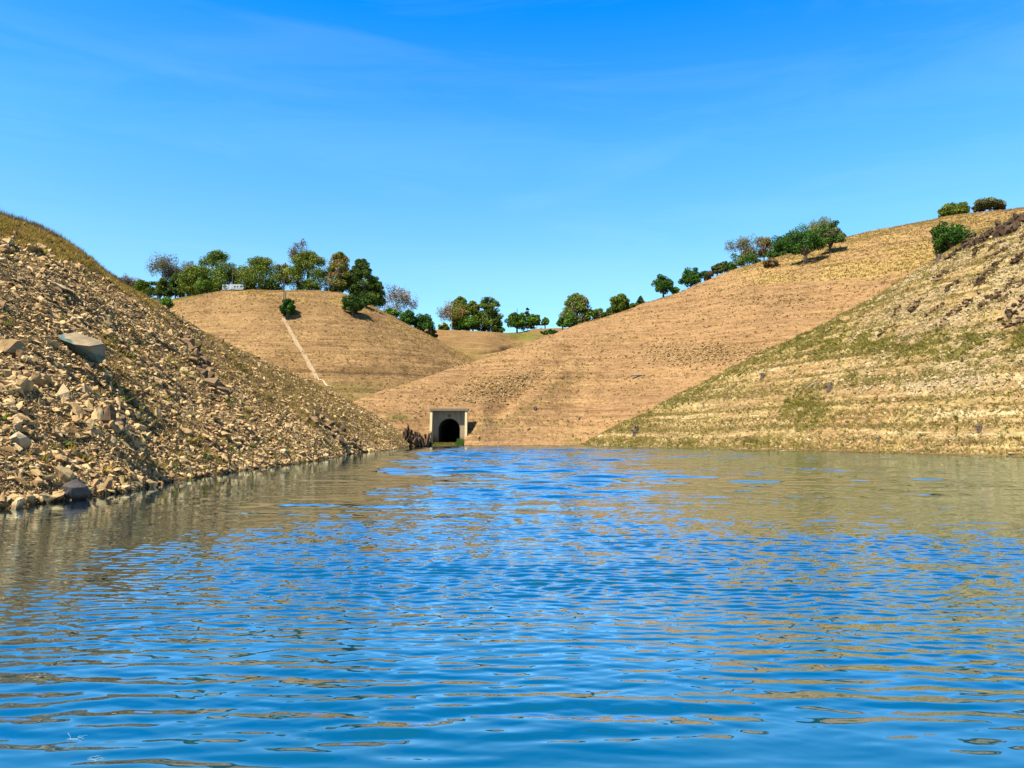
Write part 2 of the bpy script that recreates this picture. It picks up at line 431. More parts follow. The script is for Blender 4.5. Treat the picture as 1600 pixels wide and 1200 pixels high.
# ------------------------------------------------------------------ hills
class Hill:
    """A slope lofted from pairs of points (foot, crest): rows run up the slope and on over the crest."""
    def __init__(self, name, ctrl, mat, ncol, nrow, nback=40, back=60.0, rise=1.35, under=0.07, end_slope=-0.2):
        ks = np.array([c[0] for c in ctrl], float)
        B = np.array([c[1] for c in ctrl], float); C = np.array([c[2] for c in ctrl], float)
        k = np.linspace(ks[0], ks[-1], ncol)
        def interp(A):
            out = np.stack([np.interp(k, ks, A[:, i]) for i in range(3)], 1)
            w = max(3, int(ncol / 70) | 1)
            ker = np.hanning(w + 2)[1:-1]; ker /= ker.sum()
            pad = np.concatenate([np.repeat(out[:1], w // 2, 0), out, np.repeat(out[-1:], w // 2, 0)])
            return np.stack([np.convolve(pad[:, i], ker, 'valid') for i in range(3)], 1)
        b, c = interp(B), interp(C)
        d = c[:, :2] - b[:, :2]; L = np.maximum(np.hypot(d[:, 0], d[:, 1]), 1e-3); dn = d / L[:, None]
        view = c[:, :2] / np.hypot(c[:, 0], c[:, 1])[:, None]
        los = (c[:, 2] - CAM_H) / np.hypot(c[:, 0], c[:, 1])
        e = np.clip(los * np.abs((dn * view).sum(1)), -0.02, 0.6)
        dz = np.maximum(c[:, 2] - b[:, 2], 0.3)
        g1 = np.clip(e * L / dz, 0.05, 1.1)
        g0 = np.full_like(g1, rise)
        t = np.concatenate([np.linspace(-under, 0, 10)[:-1], np.linspace(0, 1, nrow)])
        T = t[:, None]
        Tc = np.clip(T, 0, 1)
        g = (Tc ** 3 - 2 * Tc ** 2 + Tc) * g0 + (-2 * Tc ** 3 + 3 * Tc ** 2) + (Tc ** 3 - Tc ** 2) * g1 + np.minimum(T, 0) * g0
        x = b[None, :, 0] + d[None, :, 0] * T; y = b[None, :, 1] + d[None, :, 1] * T
        z = b[None, :, 2] + (c[:, 2] - b[:, 2])[None] * g
        q = np.linspace(0, 1, nback + 1)[1:, None] ** 1.6 * back
        kq = (e - end_slope) / (2 * back)
        x2 = c[None, :, 0] + dn[None, :, 0] * q; y2 = c[None, :, 1] + dn[None, :, 1] * q
        z2 = c[None, :, 2] + e[None] * q - kq[None] * q * q
        self.P = np.stack([np.concatenate([x, x2]), np.concatenate([y, y2]), np.concatenate([z, z2])], -1)
        self.t = np.concatenate([t, 1 + q[:, 0] / back]); self.T = np.repeat(self.t[:, None], ncol, 1)
        self.K = np.repeat(k[None], len(self.t), 0)
        self.crest = len(t) - 1
        self.q = np.concatenate([t * 0, q[:, 0]])
        self.name, self.mat = name, mat
        self.cover = np.zeros(self.P.shape[:2] + (4,)); self.cover[..., 3] = 1
        self.drop = None
    def finish(self):
        P = self.P; nr, nc = P.shape[:2]
        idx = np.arange(nr * nc).reshape(nr, nc)
        f = np.stack([idx[:-1, :-1], idx[:-1, 1:], idx[1:, 1:], idx[1:, :-1]], -1).reshape(-1, 4)
        if self.drop is not None:
            keep = ~self.drop.ravel()[f].any(1)
            f = f[keep]
        me = mesh_from(self.name, P.reshape(-1, 3), [f], self.mat, np.clip(self.cover, 0, 1).reshape(-1, 4), smooth=True)
        self.obj = link(self.name, me)
        tag(self.obj, kind='structure')
        self.px, self.py = project(P)
        du = np.gradient(P, axis=1); dv = np.gradient(P, axis=0)
        n = np.cross(du, dv); n /= np.maximum(np.linalg.norm(n, axis=-1, keepdims=True), 1e-9)
        n *= np.sign(n[..., 2:3] + 1e-9)
        self.Nrm = n
        self.area = np.linalg.norm(np.cross(du, dv), axis=-1)
        return self
    def at(self, px, py, back=0.0):
        """the point of the slope seen at that pixel; back > 0: that many metres beyond the crest of that column"""
        if back > 0:
            j = int(np.nanargmin(np.abs(self.px[self.crest] - px)))
            i = int(np.argmin(np.abs(self.q - back) + (np.arange(len(self.q)) <= self.crest) * 1e6))
            return Vector(self.P[i, j])
        d = np.hypot(self.px - px, self.py - py)
        d = np.where(np.isnan(d), 1e9, d)
        d[self.crest + 1:] = 1e9
        near = d < 5
        if near.any():
            Y = np.where(near, self.P[..., 1] + d * 0.3, 1e9)
            i = np.unravel_index(np.argmin(Y), Y.shape)
        else:
            i = np.unravel_index(np.argmin(d), d.shape)
        return Vector(self.P[i])
    def brow(self, px):
        """the highest point of the slope as seen at that column"""
        j = int(np.nanargmin(np.abs(self.px[self.crest] - px)))
        c = self.py[:self.crest + 6, max(0, j - 6):j + 7].mean(1)
        return Vector(self.P[int(np.nanargmin(c)), j])
    def normal_at(self, p):
        d = ((self.P - np.array(p)) ** 2).sum(-1)
        return Vector(self.Nrm[np.unravel_index(np.argmin(d), d.shape)])
    def sample(self, n, weight):
        """n random points with normals; weight: array over the grid"""
        w = (self.area * weight).ravel()
        w = np.where(np.isnan(w), 0, w)
        i = RNG.choice(len(w), n, p=w / w.sum())
        r, c = np.unravel_index(i, self.P.shape[:2])
        r2 = np.clip(r + 1, 0, self.P.shape[0] - 1); c2 = np.clip(c + 1, 0, self.P.shape[1] - 1)
        u, v = RNG.random((n, 1)), RNG.random((n, 1))
        p = self.P[r, c] + (self.P[r2, c] - self.P[r, c]) * u + (self.P[r, c2] - self.P[r, c]) * v
        return p, self.Nrm[r, c], r, c

def terrace(z, x, y, amp, period, seed):
    zz = z / period + 0.35 * noise2(x / 35, y / 35, seed)
    return amp * noise2(zz * 1.0, zz * 0 + 0.37 + 0.002 * x, seed + 3)

# --- left bank: broken rock, shore close by on the left
A_px = [0, 60, 125, 175, 200, 245, 330, 400, 480, 555, 610, 640]
A_sh = np.interp(A_px, [0, 60, 125, 200, 245, 330, 400, 480, 555, 610, 640], [795, 787, 778, 768, 757, 742, 732, 722, 708, 703, 697.5])
A_cr = [(344, 75), (362, 80), (398, 88), (436, 95), (452, 99), (478, 105), (528, 118), (563, 133), (597, 160), (632, 188), (664, 205), (690, 215)]
ctrl = [(-900, (-10, -70, 0), (-62, -85, 20)), (-600, (-13, -20, 0), (-64, -22, 25)), (-300, (-14.3, 5, 0), (-60, 28, 27)), (-140, (-14.6, 14, 0), (-56, 56, 26.5))]
ctrl += [(p, shore(p, s), pt(p, c[0], c[1])) for p, s, c in zip(A_px, A_sh, A_cr)]
bank = Hill('left_bank', ctrl, M['bank'], 760, 300, rise=1.15, back=50)
P = bank.P
am = sstep(-0.05, 0.12, bank.T) * (1 - 0.55 * sstep(0.86, 1.0, bank.T))
tipf = 1 - 0.75 * sstep(480, 640, bank.K)
P[..., 2] += am * tipf * (0.75 * fbm(P[..., 0] / 9, P[..., 1] / 9, 5, 3) + 0.40 * fbm(P[..., 0] / 3.6, P[..., 1] / 3.6, 9, 2) + 0.34 * (0.5 - np.abs(noise2(P[..., 0] / 1.25, P[..., 1] / 1.25, 10))) + 0.16 * noise2(P[..., 0] / 0.6, P[..., 1] / 0.6, 13))
_px, _py = project(P); _px = np.nan_to_num(_px, nan=-900); _py = np.nan_to_num(_py, nan=900)
edge_y = np.interp(_px, [0, 100, 165, 230, 290, 325, 400, 480, 560, 640], [368, 407, 438, 476, 518, 575, 625, 662, 690, 697]) + 9 * noise2(_px / 22, _px * 0 + 0.5, 12)
inside = sstep(-7, 7, _py - edge_y)
outer = 0.04 + 0.42 * sstep(190, 270, _px)
offl = 1 - sstep(0.0, 0.10, bank.T - 0.82)
stony = np.where(_px > -60, outer + (1 - outer) * inside, offl)
pat = fbm(P[..., 0] / 7, P[..., 1] / 7, 31, 3)
stony = np.clip(stony * (0.62 + 0.70 * sstep(-0.45, 0.25, pat)), 0, 1)
bank.stony = stony
bank.cover[..., 1] = stony * 0.55
bank.cover[..., 2] = (1 - stony) * 0.45
bank.cover[..., 0] = np.clip(sstep(0.15, 0.6, fbm(P[..., 0] / 5, P[..., 1] / 5, 77, 3)) * (0.10 + 0.4 * (1 - stony)), 0, 0.6)
bank.finish()

# --- far saddle with the picnic ground, beyond the valley
ctrl = [(560, pt(560, 600, 330), pt(560, 505, 440)), (640, pt(640, 600, 330), pt(640, 512, 445)), (680, pt(680, 600, 330), pt(680, 515, 450)), (740, pt(740, 600, 330), pt(740, 517, 450)),
        (790, pt(790, 600, 330), pt(790, 520, 455)), (812, pt(812, 600, 330), pt(812, 519, 460)), (835, pt(835, 600, 330), pt(835, 514, 462)), (870, pt(870, 600, 330), pt(870, 513, 465)), (960, pt(960, 600, 330), pt(960, 512, 465)), (1100, pt(1100, 600, 330), pt(1100, 512, 465))]
saddle = Hill('far_hill', ctrl, M['far'], 320, 160, rise=1.2, back=90, end_slope=-0.03)
P = saddle.P
tt = saddle.T
gull = np.exp(-((saddle.K - (800 + 60 * (tt - 0.8))) / 26) ** 2) * sstep(0.4, 0.75, tt) * (1 - sstep(0.92, 1.0, tt))
P[..., 2] -= 5.0 * gull
P[..., 2] += 0.5 * fbm(P[..., 0] / 18, P[..., 1] / 18, 3, 3) * (1 - sstep(0.9, 1, tt) * 0.7)
px_, py_ = project(P)
trk = np.interp(px_, [740, 780, 805, 830], [552, 546, 538, 532])
cut = np.exp(-((py_ - trk) / 2.2) ** 2) * sstep(735, 760, px_) * (1 - sstep(805, 830, px_))
P[..., 2] -= 2.0 * np.nan_to_num(cut)
saddle.cover[..., 0] = np.clip(0.95 * np.nan_to_num(np.exp(-((px_ - (800 + (py_ - 516) * 1.3 + 10)) / 26) ** 2 - ((py_ - 525) / 8) ** 2)) + 0.5 * sstep(538, 556, np.nan_to_num(py_)) * (1 - sstep(700, 790, np.nan_to_num(px_))), 0, 1)
saddle.cover[..., 2] = np.nan_to_num(0.8 * np.exp(-((py_ - trk - 6) / 4.0) ** 2) * sstep(735, 775, px_))
saddle.cover[..., 1] = np.nan_to_num(1.0 * np.exp(-((py_ - trk) / 1.8) ** 2) * sstep(740, 765, px_) * (1 - sstep(805, 825, px_)))
saddle.cover[..., 1] = np.maximum(saddle.cover[..., 1], np.nan_to_num(0.8 * np.exp(-((py_ - 519 - (px_ - 790) * 0.12) / 1.6) ** 2) * sstep(775, 785, px_) * (1 - sstep(800, 806, px_))))
saddle.finish()

# --- hill with the drain strip, left of the valley
ctrl = [(100, pt(100, 650, 232), pt(100, 480, 345)), (200, pt(200, 650, 228), pt(200, 471, 338)), (265, pt(265, 650, 226), pt(265, 469, 332)), (330, pt(330, 650, 225), pt(330, 458, 322)), (380, pt(380, 650, 225), pt(380, 454, 317)), (440, pt(440, 650, 225), pt(440, 453, 315)),
        (500, pt(500, 650, 225), pt(500, 455, 316)), (535, pt(535, 650, 226), pt(535, 459, 318)), (570, pt(570, 650, 227), pt(570, 471, 319)), (600, pt(600, 650, 228), pt(600, 487, 320)), (650, pt(650, 650, 230), pt(650, 513, 322)), (700, pt(700, 648, 234), pt(700, 541, 325)), (745, pt(745, 645, 240), pt(745, 563, 328)), (800, pt(800, 642, 250), pt(800, 592, 332))]
mid = Hill('middle_hill', ctrl, M['mid_hill'], 520, 300, rise=1.3, back=70, end_slope=-0.05)
P = mid.P; tt = mid.T; kk = mid.K
bul = np.exp(-(np.maximum(np.abs(kk - 360) - 25, 0) / 50) ** 2)
P[..., 2] += 4.2 * bul * sstep(0.30, 0.70, tt) * (1 - sstep(0.71, 0.83, tt))
fade = 1 - 0.6 * sstep(0.9, 1.0, tt)
P[..., 2] += fade * (0.9 * fbm(P[..., 0] / 22, P[..., 1] / 22, 41, 3) + 0.22 * fbm(P[..., 0] / 3.5, P[..., 1] / 3.5, 43, 3))
P[..., 2] += terrace(P[..., 2], P[..., 0], P[..., 1], 0.55, 2.0, 51) * (1 - sstep(0.66, 0.78, tt))
px_, py_ = project(P); py_ = np.nan_to_num(py_, nan=900); px_ = np.nan_to_num(px_)
mid.cover[..., 2] = np.clip(0.75 * sstep(-0.15, 0.35, fbm(P[..., 0] / 12, P[..., 1] / 25, 8, 3)) * sstep(0.62, 0.74, tt), 0, 1)
mid.cover[..., 0] = np.clip(0.5 * sstep(590, 606, py_) * (1 - sstep(560, 640, px_)) + 0.45 * (1 - sstep(300, 370, px_)) * sstep(0.8, 0.86, tt), 0, 1)
mid.cover[..., 1] = 0.5 * np.exp(-((py_ - 583 - 3 * noise2(px_ / 40, px_ * 0)) / 9) ** 2) * sstep(470, 560, px_)
mid.cover[..., 3] = np.clip(0.2 + 0.8 * sstep(480, 515, py_ + 10 * noise2(px_ / 50, px_ * 0, 2)) * (0.5 + 0.5 * sstep(-0.4, 0.4, fbm(P[..., 0] / 30, P[..., 2] / 6, 204, 2))), 0, 1)
mid.finish()

# --- great golden hill right of the valley
PX = 697.0                                   # tunnel column
ctrl = []
for p, by, bd, cy, cd in [(520, 690, 190, 645, 206), (545, 690, 190, 633, 213), (556, 690, 191, 627, 216), (600, 692, 192, 613, 224), (640, 693, 195, 599, 230), (665, 694, 197, 590, 236), (700, 695, 198, 577, 242), (745, 697, 199, 563, 247), (800, 697, 199.5, 545, 256), (828, 697, 199.5, 536, 261), (850, 697, 199.5, 527, 265), (882, 697, 199.8, 515, 271),
                          (905, 697, 200, 507, 276), (940, 690, 199.5, 497, 280), (960, 684, 199, 491, 282), (1000, 668, 198, 475, 286), (1060, 642, 197, 459, 292), (1100, 622, 196, 441, 296), (1150, 602, 194, 421, 299), (1200, 582, 192, 406, 302), (1260, 560, 190, 388, 304), (1320, 540, 188, 372, 306), (1400, 500, 186, 354, 308), (1480, 460, 184, 340, 310), (1600, 400, 180, 324, 312), (1800, 330, 176, 292, 312), (2200, 300, 176, 262, 312)]:
    ctrl.append((p, pt(p, by, bd), pt(p, cy, cd)))
big = Hill('golden_hill', ctrl, M['hill'], 1000, 400, rise=1.3, back=110, end_slope=-0.05)
P = big.P; tt = big.T; kk = big.K
gl = np.interp(tt, [0, 0.2, 0.45, 0.7, 1], [712, 752, 838, 930, 1000])
gw = np.interp(tt, [0, 0.45, 1], [26, 40, 60])
P[..., 2] -= 3.2 * np.exp(-((kk - gl) / gw) ** 2) * sstep(0.03, 0.2, tt) * (1 - sstep(0.5, 0.85, tt))
P[..., 2] += 3.0 * np.exp(-((kk - gl - 62) / 42) ** 2) * sstep(0.0, 0.10, tt) * (1 - sstep(0.35, 0.7, tt))
fade = sstep(0.0, 0.06, tt) * (1 - 0.6 * sstep(0.88, 1.0, tt))
P[..., 2] += fade * (1.3 * fbm(P[..., 0] / 28, P[..., 1] / 28, 61, 3) + 0.30 * fbm(P[..., 0] / 4, P[..., 1] / 4, 63, 3))
P[..., 2] += fade * terrace(P[..., 2], P[..., 0], P[..., 1], 0.36, 2.1, 71) * (1 - sstep(0.62, 0.74, tt))
px_, py_ = project(P); py_ = np.nan_to_num(py_, nan=900); px_ = np.nan_to_num(px_)
ring = np.interp(px_, [900, 1090, 1160, 1300, 1400], [520, 462, 448, 438, 437])       # old high-water line
above = sstep(6, -6, 0) if False else 1 - sstep(-4, 3, py_ - ring)
P[..., 2] += 3.8 * np.exp(-((kk - 754) / 15) ** 2) * sstep(0.0, 0.07, tt) * (1 - sstep(0.12, 0.42, tt))
big.cover[..., 2] = np.clip(above * (0.25 + 0.75 * sstep(-0.25, 0.4, fbm(P[..., 0] / 14, P[..., 1] / 30, 15, 4))) * sstep(1090, 1200, px_), 0, 0.95)
streak_y = np.interp(px_, [730, 780, 850, 870, 950], [690, 665, 620, 600, 575])
big.cover[..., 0] = np.clip(0.28 * np.exp(-((py_ - streak_y) / 6) ** 2) * sstep(720, 760, px_) * (1 - sstep(880, 960, px_)) + 0.9 * np.exp(-((px_ - 622) / 17) ** 2 - ((py_ - 652) / 5) ** 2)
                            + 0.35 * sstep(0.1, 0.5, fbm(P[..., 0] / 9, P[..., 1] / 9, 99, 3)) * sstep(640, 690, py_), 0, 1)
rocky_c = np.exp(-((px_ - 775) / 55) ** 2 - ((py_ - 607 + (px_ - 775) * 0.25) / 16) ** 2) + 0.8 * np.exp(-((px_ - 1110) / 90) ** 2 - ((py_ - 555) / 14) ** 2) + 0.25 * np.exp(-((px_ - 1190) / 60) ** 2 - ((py_ - 468) / 8) ** 2)
big.cover[..., 1] = 0.55 * np.clip(rocky_c, 0, 1)
big.rocky = rocky_c
# the cutting in front of the tunnel portal
TX, TY = slopes(PX + 3.5, 665)[0] * 204.0, 204.0
cutm = (np.abs(P[..., 0] - TX) < 5.0) & (P[..., 1] < TY + 5.2)
big.drop = (np.abs(P[..., 0] - TX) < 4.3) & (P[..., 1] < TY + 5.0)
big.cover[..., 3] = np.clip(0.25 + 0.75 * sstep(-10, 60, py_ - ring) * (0.5 + 0.5 * sstep(-0.4, 0.4, fbm(P[..., 0] / 30, P[..., 2] / 6, 203, 2))), 0, 1)
big.finish()

# --- near right hill
D = []
for p, s, c, cd in [(880, 696.3, 701, 204), (905, 697, 696, 201), (960, 698, 668, 196), (1000, 699, 650, 192), (1050, 700.2, 622, 188), (1100, 701.5, 597, 184), (1150, 703, 570, 180), (1200, 704, 546, 176), (1250, 705.2, 525, 172), (1300, 706.5, 503, 168), (1350, 707.8, 475, 166), (1400, 709, 445, 164), (1460, 710.6, 405, 162),
                    (1500, 711.6, 383, 160), (1550, 713, 357, 158), (1600, 714, 337, 155), (1700, 717, 300, 148), (1900, 725, 255, 132)]:
    D.append((p, shore(p, s), pt(p, c, cd)))
D += [(2150, (69, 40, 0), (128, 66, 48)), (2400, (80, 5, 0), (146, 8, 46)), (2700, (100, -60, 0), (165, -62, 42))]
near = Hill('right_hill', D, M['near_hill'], 900, 380, rise=1.35, back=60)
P = near.P; tt = near.T; kk = near.K
fade = sstep(-0.03, 0.06, tt) * (1 - 0.5 * sstep(0.92, 1.0, tt)) * sstep(900, 1060, kk)
P[..., 2] += fade * (0.9 * fbm(P[..., 0] / 16, P[..., 1] / 16, 81, 3) + 0.30 * fbm(P[..., 0] / 2.6, P[..., 1] / 2.6, 83, 3))
P[..., 2] += fade * terrace(P[..., 2], P[..., 0], P[..., 1], 0.85, 1.7, 91)
px_, py_ = project(P); py_ = np.nan_to_num(py_, nan=900); px_ = np.nan_to_num(px_)
crest_y = np.interp(px_, [905, 960, 1000, 1100, 1200, 1300, 1400, 1500, 1600], [694, 668, 650, 597, 546, 503, 445, 383, 337])
band = np.exp(-((py_ - (540 + 8 * noise2(px_ / 60, px_ * 0, 4))) / 22) ** 2) * sstep(1150, 1300, px_) + 0.9 * np.exp(-((py_ - 592 + (px_ - 1350) * 0.05) / 7) ** 2) * sstep(1310, 1340, px_) * (1 - sstep(1450, 1500, px_))
blob = 0.8 * np.exp(-((px_ - 1255) / 40) ** 2 - ((py_ - 640) / 28) ** 2)
edge = 0.7 * np.exp(-((py_ - crest_y - 6) / 14) ** 2) * (1 - sstep(1330, 1420, px_))
foot = 0.55 * np.exp(-((py_ - 692) / 8) ** 2) * (1 - sstep(1200, 1330, px_))
near.cover[..., 0] = np.clip((0.5 * band + 0.75 * blob + 0.38 * edge * sstep(930, 980, px_) + 0.6 * foot) * (0.25 + 0.9 * sstep(-0.4, 0.4, fbm(P[..., 0] / 4, P[..., 1] / 4, 19, 3))), 0, 0.95)
near.cover[..., 1] = np.clip(0.55 * sstep(1280, 1420, px_) * (1 - sstep(600, 620, py_ - 0)) * sstep(-0.5, 0.3, fbm(P[..., 0] / 8, P[..., 1] / 8, 29, 3)), 0, 1)
near.cover[..., 2] = 0.5 * sstep(0.0, 0.4, fbm(P[..., 0] / 6, P[..., 1] / 10, 39, 3))
near.green = near.cover[..., 0].copy()
near.finish()

# --- lake bed and land reaching the horizon
gm = ground_mat('plain_earth', (0.36, 0.25, 0.12), (0.42, 0.30, 0.14), (0.2, 0.13, 0.07), (0.5, 0.36, 0.18), fine=0.5)
nb = 60
gx = np.linspace(-1, 1, nb); gx = np.sign(gx) * np.abs(gx) ** 2 * 4000
X, Y = np.meshgrid(gx, gx + 100)
Z = -4.0 + 0 * X
idx = np.arange(nb * nb).reshape(nb, nb)
gf = np.stack([idx[:-1, :-1], idx[:-1, 1:], idx[1:, 1:], idx[1:, :-1]], -1).reshape(-1, 4)
tag(link('ground', mesh_from('ground', np.stack([X, Y, Z], -1).reshape(-1, 3), [gf], gm, np.tile([0, 0, 0, 1.0], (nb * nb, 1)))), kind='structure')

# ------------------------------------------------------------------ water
def water_mat():
    m, nt, ns, lk, b = new_mat('lake_water')
    g = N(nt, 'ShaderNodeNewGeometry')
    # fine wind ripples, as a tilt of the surface: direction from two noise channels, strength from gust patches
    def tilt(scale, sx, sy, amt):
        v = N(nt, 'ShaderNodeVectorMath', operation='MULTIPLY'); v.inputs[1].default_value = (sx, sy, 1)
        lk.new(g.outputs['Position'], v.inputs[0])
        n = N(nt, 'ShaderNodeTexNoise', Scale=scale, Detail=2.0, Roughness=0.55)
        lk.new(v.outputs[0], n.inputs['Vector'])
        s = N(nt, 'ShaderNodeVectorMath', operation='SUBTRACT'); s.inputs[1].default_value = (0.5, 0.5, 0.5)
        lk.new(n.outputs['Color'], s.inputs[0])
        k = N(nt, 'ShaderNodeVectorMath', operation='MULTIPLY'); k.inputs[1].default_value = (amt * 0.45, amt, 0)
        lk.new(s.outputs[0], k.inputs[0])
        return k.outputs[0]
    pv = N(nt, 'ShaderNodeVectorMath', operation='MULTIPLY'); pv.inputs[1].default_value = (0.022, 0.06, 0)
    lk.new(g.outputs['Position'], pv.inputs[0])
    gust = N(nt, 'ShaderNodeTexNoise', Scale=1.0, Detail=4.0, Roughness=0.6)
    lk.new(pv.outputs[0], gust.inputs['Vector'])
    sepp = N(nt, 'ShaderNodeSeparateXYZ'); lk.new(g.outputs['Position'], sepp.inputs[0])
    calm = N(nt, 'ShaderNodeMapRange'); calm.inputs['From Min'].default_value = 0.40; calm.inputs['From Max'].default_value = 0.60
    calm.inputs['To Min'].default_value = 0.06; calm.inputs['To Max'].default_value = 1.25
    # a breeze near the middle of the inlet and another up at its head; the water between lies calmer
    wind = N(nt, 'ShaderNodeValToRGB'); wind.color_ramp.interpolation = 'EASE'
    we = wind.color_ramp.elements
    ws = [(0.0, 0.60), (0.045, 0.66), (0.070, 0.60), (0.095, 0.45), (0.20, 0.44), (0.30, 0.46), (0.38, 0.48), (0.7, 0.50), (1.0, 0.50)]
    while len(we) < len(ws): we.new(0.5)
    for e_, (p_, v_) in zip(we, ws): e_.position = p_; e_.color = (v_, v_, v_, 1)
    lk.new(math_node(nt, 'DIVIDE', sepp.outputs['Y'], 240.0), wind.inputs[0])
    gv = math_node(nt, 'ADD', gust.outputs[0], math_node(nt, 'SUBTRACT', wind.outputs[0], 0.48))
    # lee under the left bank, and sheltered water below the right hill
    lx = math_node(nt, 'ADD', sepp.outputs['X'], math_node(nt, 'MULTIPLY', math_node(nt, 'SUBTRACT', gust.outputs[0], 0.5), 9.0))
    lee = N(nt, 'ShaderNodeMapRange'); lee.inputs['From Min'].default_value = -3.5; lee.inputs['From Max'].default_value = -7.5
    lk.new(lx, lee.inputs['Value'])
    rx = math_node(nt, 'SUBTRACT', lx, math_node(nt, 'MULTIPLY', sepp.outputs['Y'], 0.13))
    she = N(nt, 'ShaderNodeMapRange'); she.inputs['From Min'].default_value = -1.0; she.inputs['From Max'].default_value = 4.0
    lk.new(rx, she.inputs['Value'])
    far1 = N(nt, 'ShaderNodeMapRange'); far1.inputs['From Min'].default_value = 15; far1.inputs['From Max'].default_value = 21
    lk.new(sepp.outputs['Y'], far1.inputs['Value'])
    gv = math_node(nt, 'SUBTRACT', gv, math_node(nt, 'MULTIPLY', lee.outputs[0], 0.30))
    gv = math_node(nt, 'SUBTRACT', gv, math_node(nt, 'MULTIPLY', math_node(nt, 'MULTIPLY', she.outputs[0], far1.outputs[0]), 0.04))
    lk.new(gv, calm.inputs['Value'])
    add = N(nt, 'ShaderNodeVectorMath', operation='ADD')
    lk.new(tilt(3.2, 0.45, 1.0, 0.62), add.inputs[0]); lk.new(tilt(9.0, 0.5, 1.0, 0.34), add.inputs[1])
    # the same ripples fade where the modelled waves take over near the eye
    nearf = N(nt, 'ShaderNodeMapRange'); nearf.inputs['From Min'].default_value = 7; nearf.inputs['From Max'].default_value = 26
    nearf.inputs['To Min'].default_value = 0.15; nearf.inputs['To Max'].default_value = 1.0
    lk.new(sepp.outputs['Y'], nearf.inputs['Value'])
    wide = math_node(nt, 'DIVIDE', math_node(nt, 'ABSOLUTE', sepp.outputs['X']), math_node(nt, 'MAXIMUM', sepp.outputs['Y'], 0.01))
    outw = N(nt, 'ShaderNodeMapRange'); outw.inputs['From Min'].default_value = 0.76; outw.inputs['From Max'].default_value = 0.90
    lk.new(wide, outw.inputs['Value'])
    nearm = math_node(nt, 'MAXIMUM', nearf.outputs[0], math_node(nt, 'MULTIPLY', outw.outputs[0], 0.45))
    sc = N(nt, 'ShaderNodeVectorMath', operation='SCALE'); lk.new(add.outputs[0], sc.inputs[0])
    lk.new(math_node(nt, 'MULTIPLY', calm.outputs[0], nearm), sc.inputs['Scale'])
    nn = N(nt, 'ShaderNodeVectorMath', operation='ADD'); lk.new(g.outputs['Normal'], nn.inputs[0]); lk.new(sc.outputs[0], nn.inputs[1])
    nz = N(nt, 'ShaderNodeVectorMath', operation='NORMALIZE'); lk.new(nn.outputs[0], nz.inputs[0])
    ns.remove(b)
    df = N(nt, 'ShaderNodeBsdfDiffuse'); df.inputs['Color'].default_value = (0.0, 0.038, 0.064, 1)
    gl = N(nt, 'ShaderNodeBsdfGlossy'); gl.inputs['Color'].default_value = (0.68, 0.84, 0.98, 1); gl.inputs['Roughness'].default_value = 0.03
    fr = N(nt, 'ShaderNodeFresnel', IOR=1.42)
    ms = N(nt, 'ShaderNodeMixShader')
    for n_ in (df, gl, fr): lk.new(nz.outputs[0], n_.inputs['Normal'])
    fk = N(nt, 'ShaderNodeMath', operation='MULTIPLY', use_clamp=True); lk.new(fr.outputs[0], fk.inputs[0]); fk.inputs[1].default_value = 2.7
    lk.new(fk.outputs[0], ms.inputs[0]); lk.new(df.outputs[0], ms.inputs[1]); lk.new(gl.outputs[0], ms.inputs[2])
    lk.new(ms.outputs[0], ns['Material Output'].inputs['Surface'])
    return m
M['water'] = water_mat()

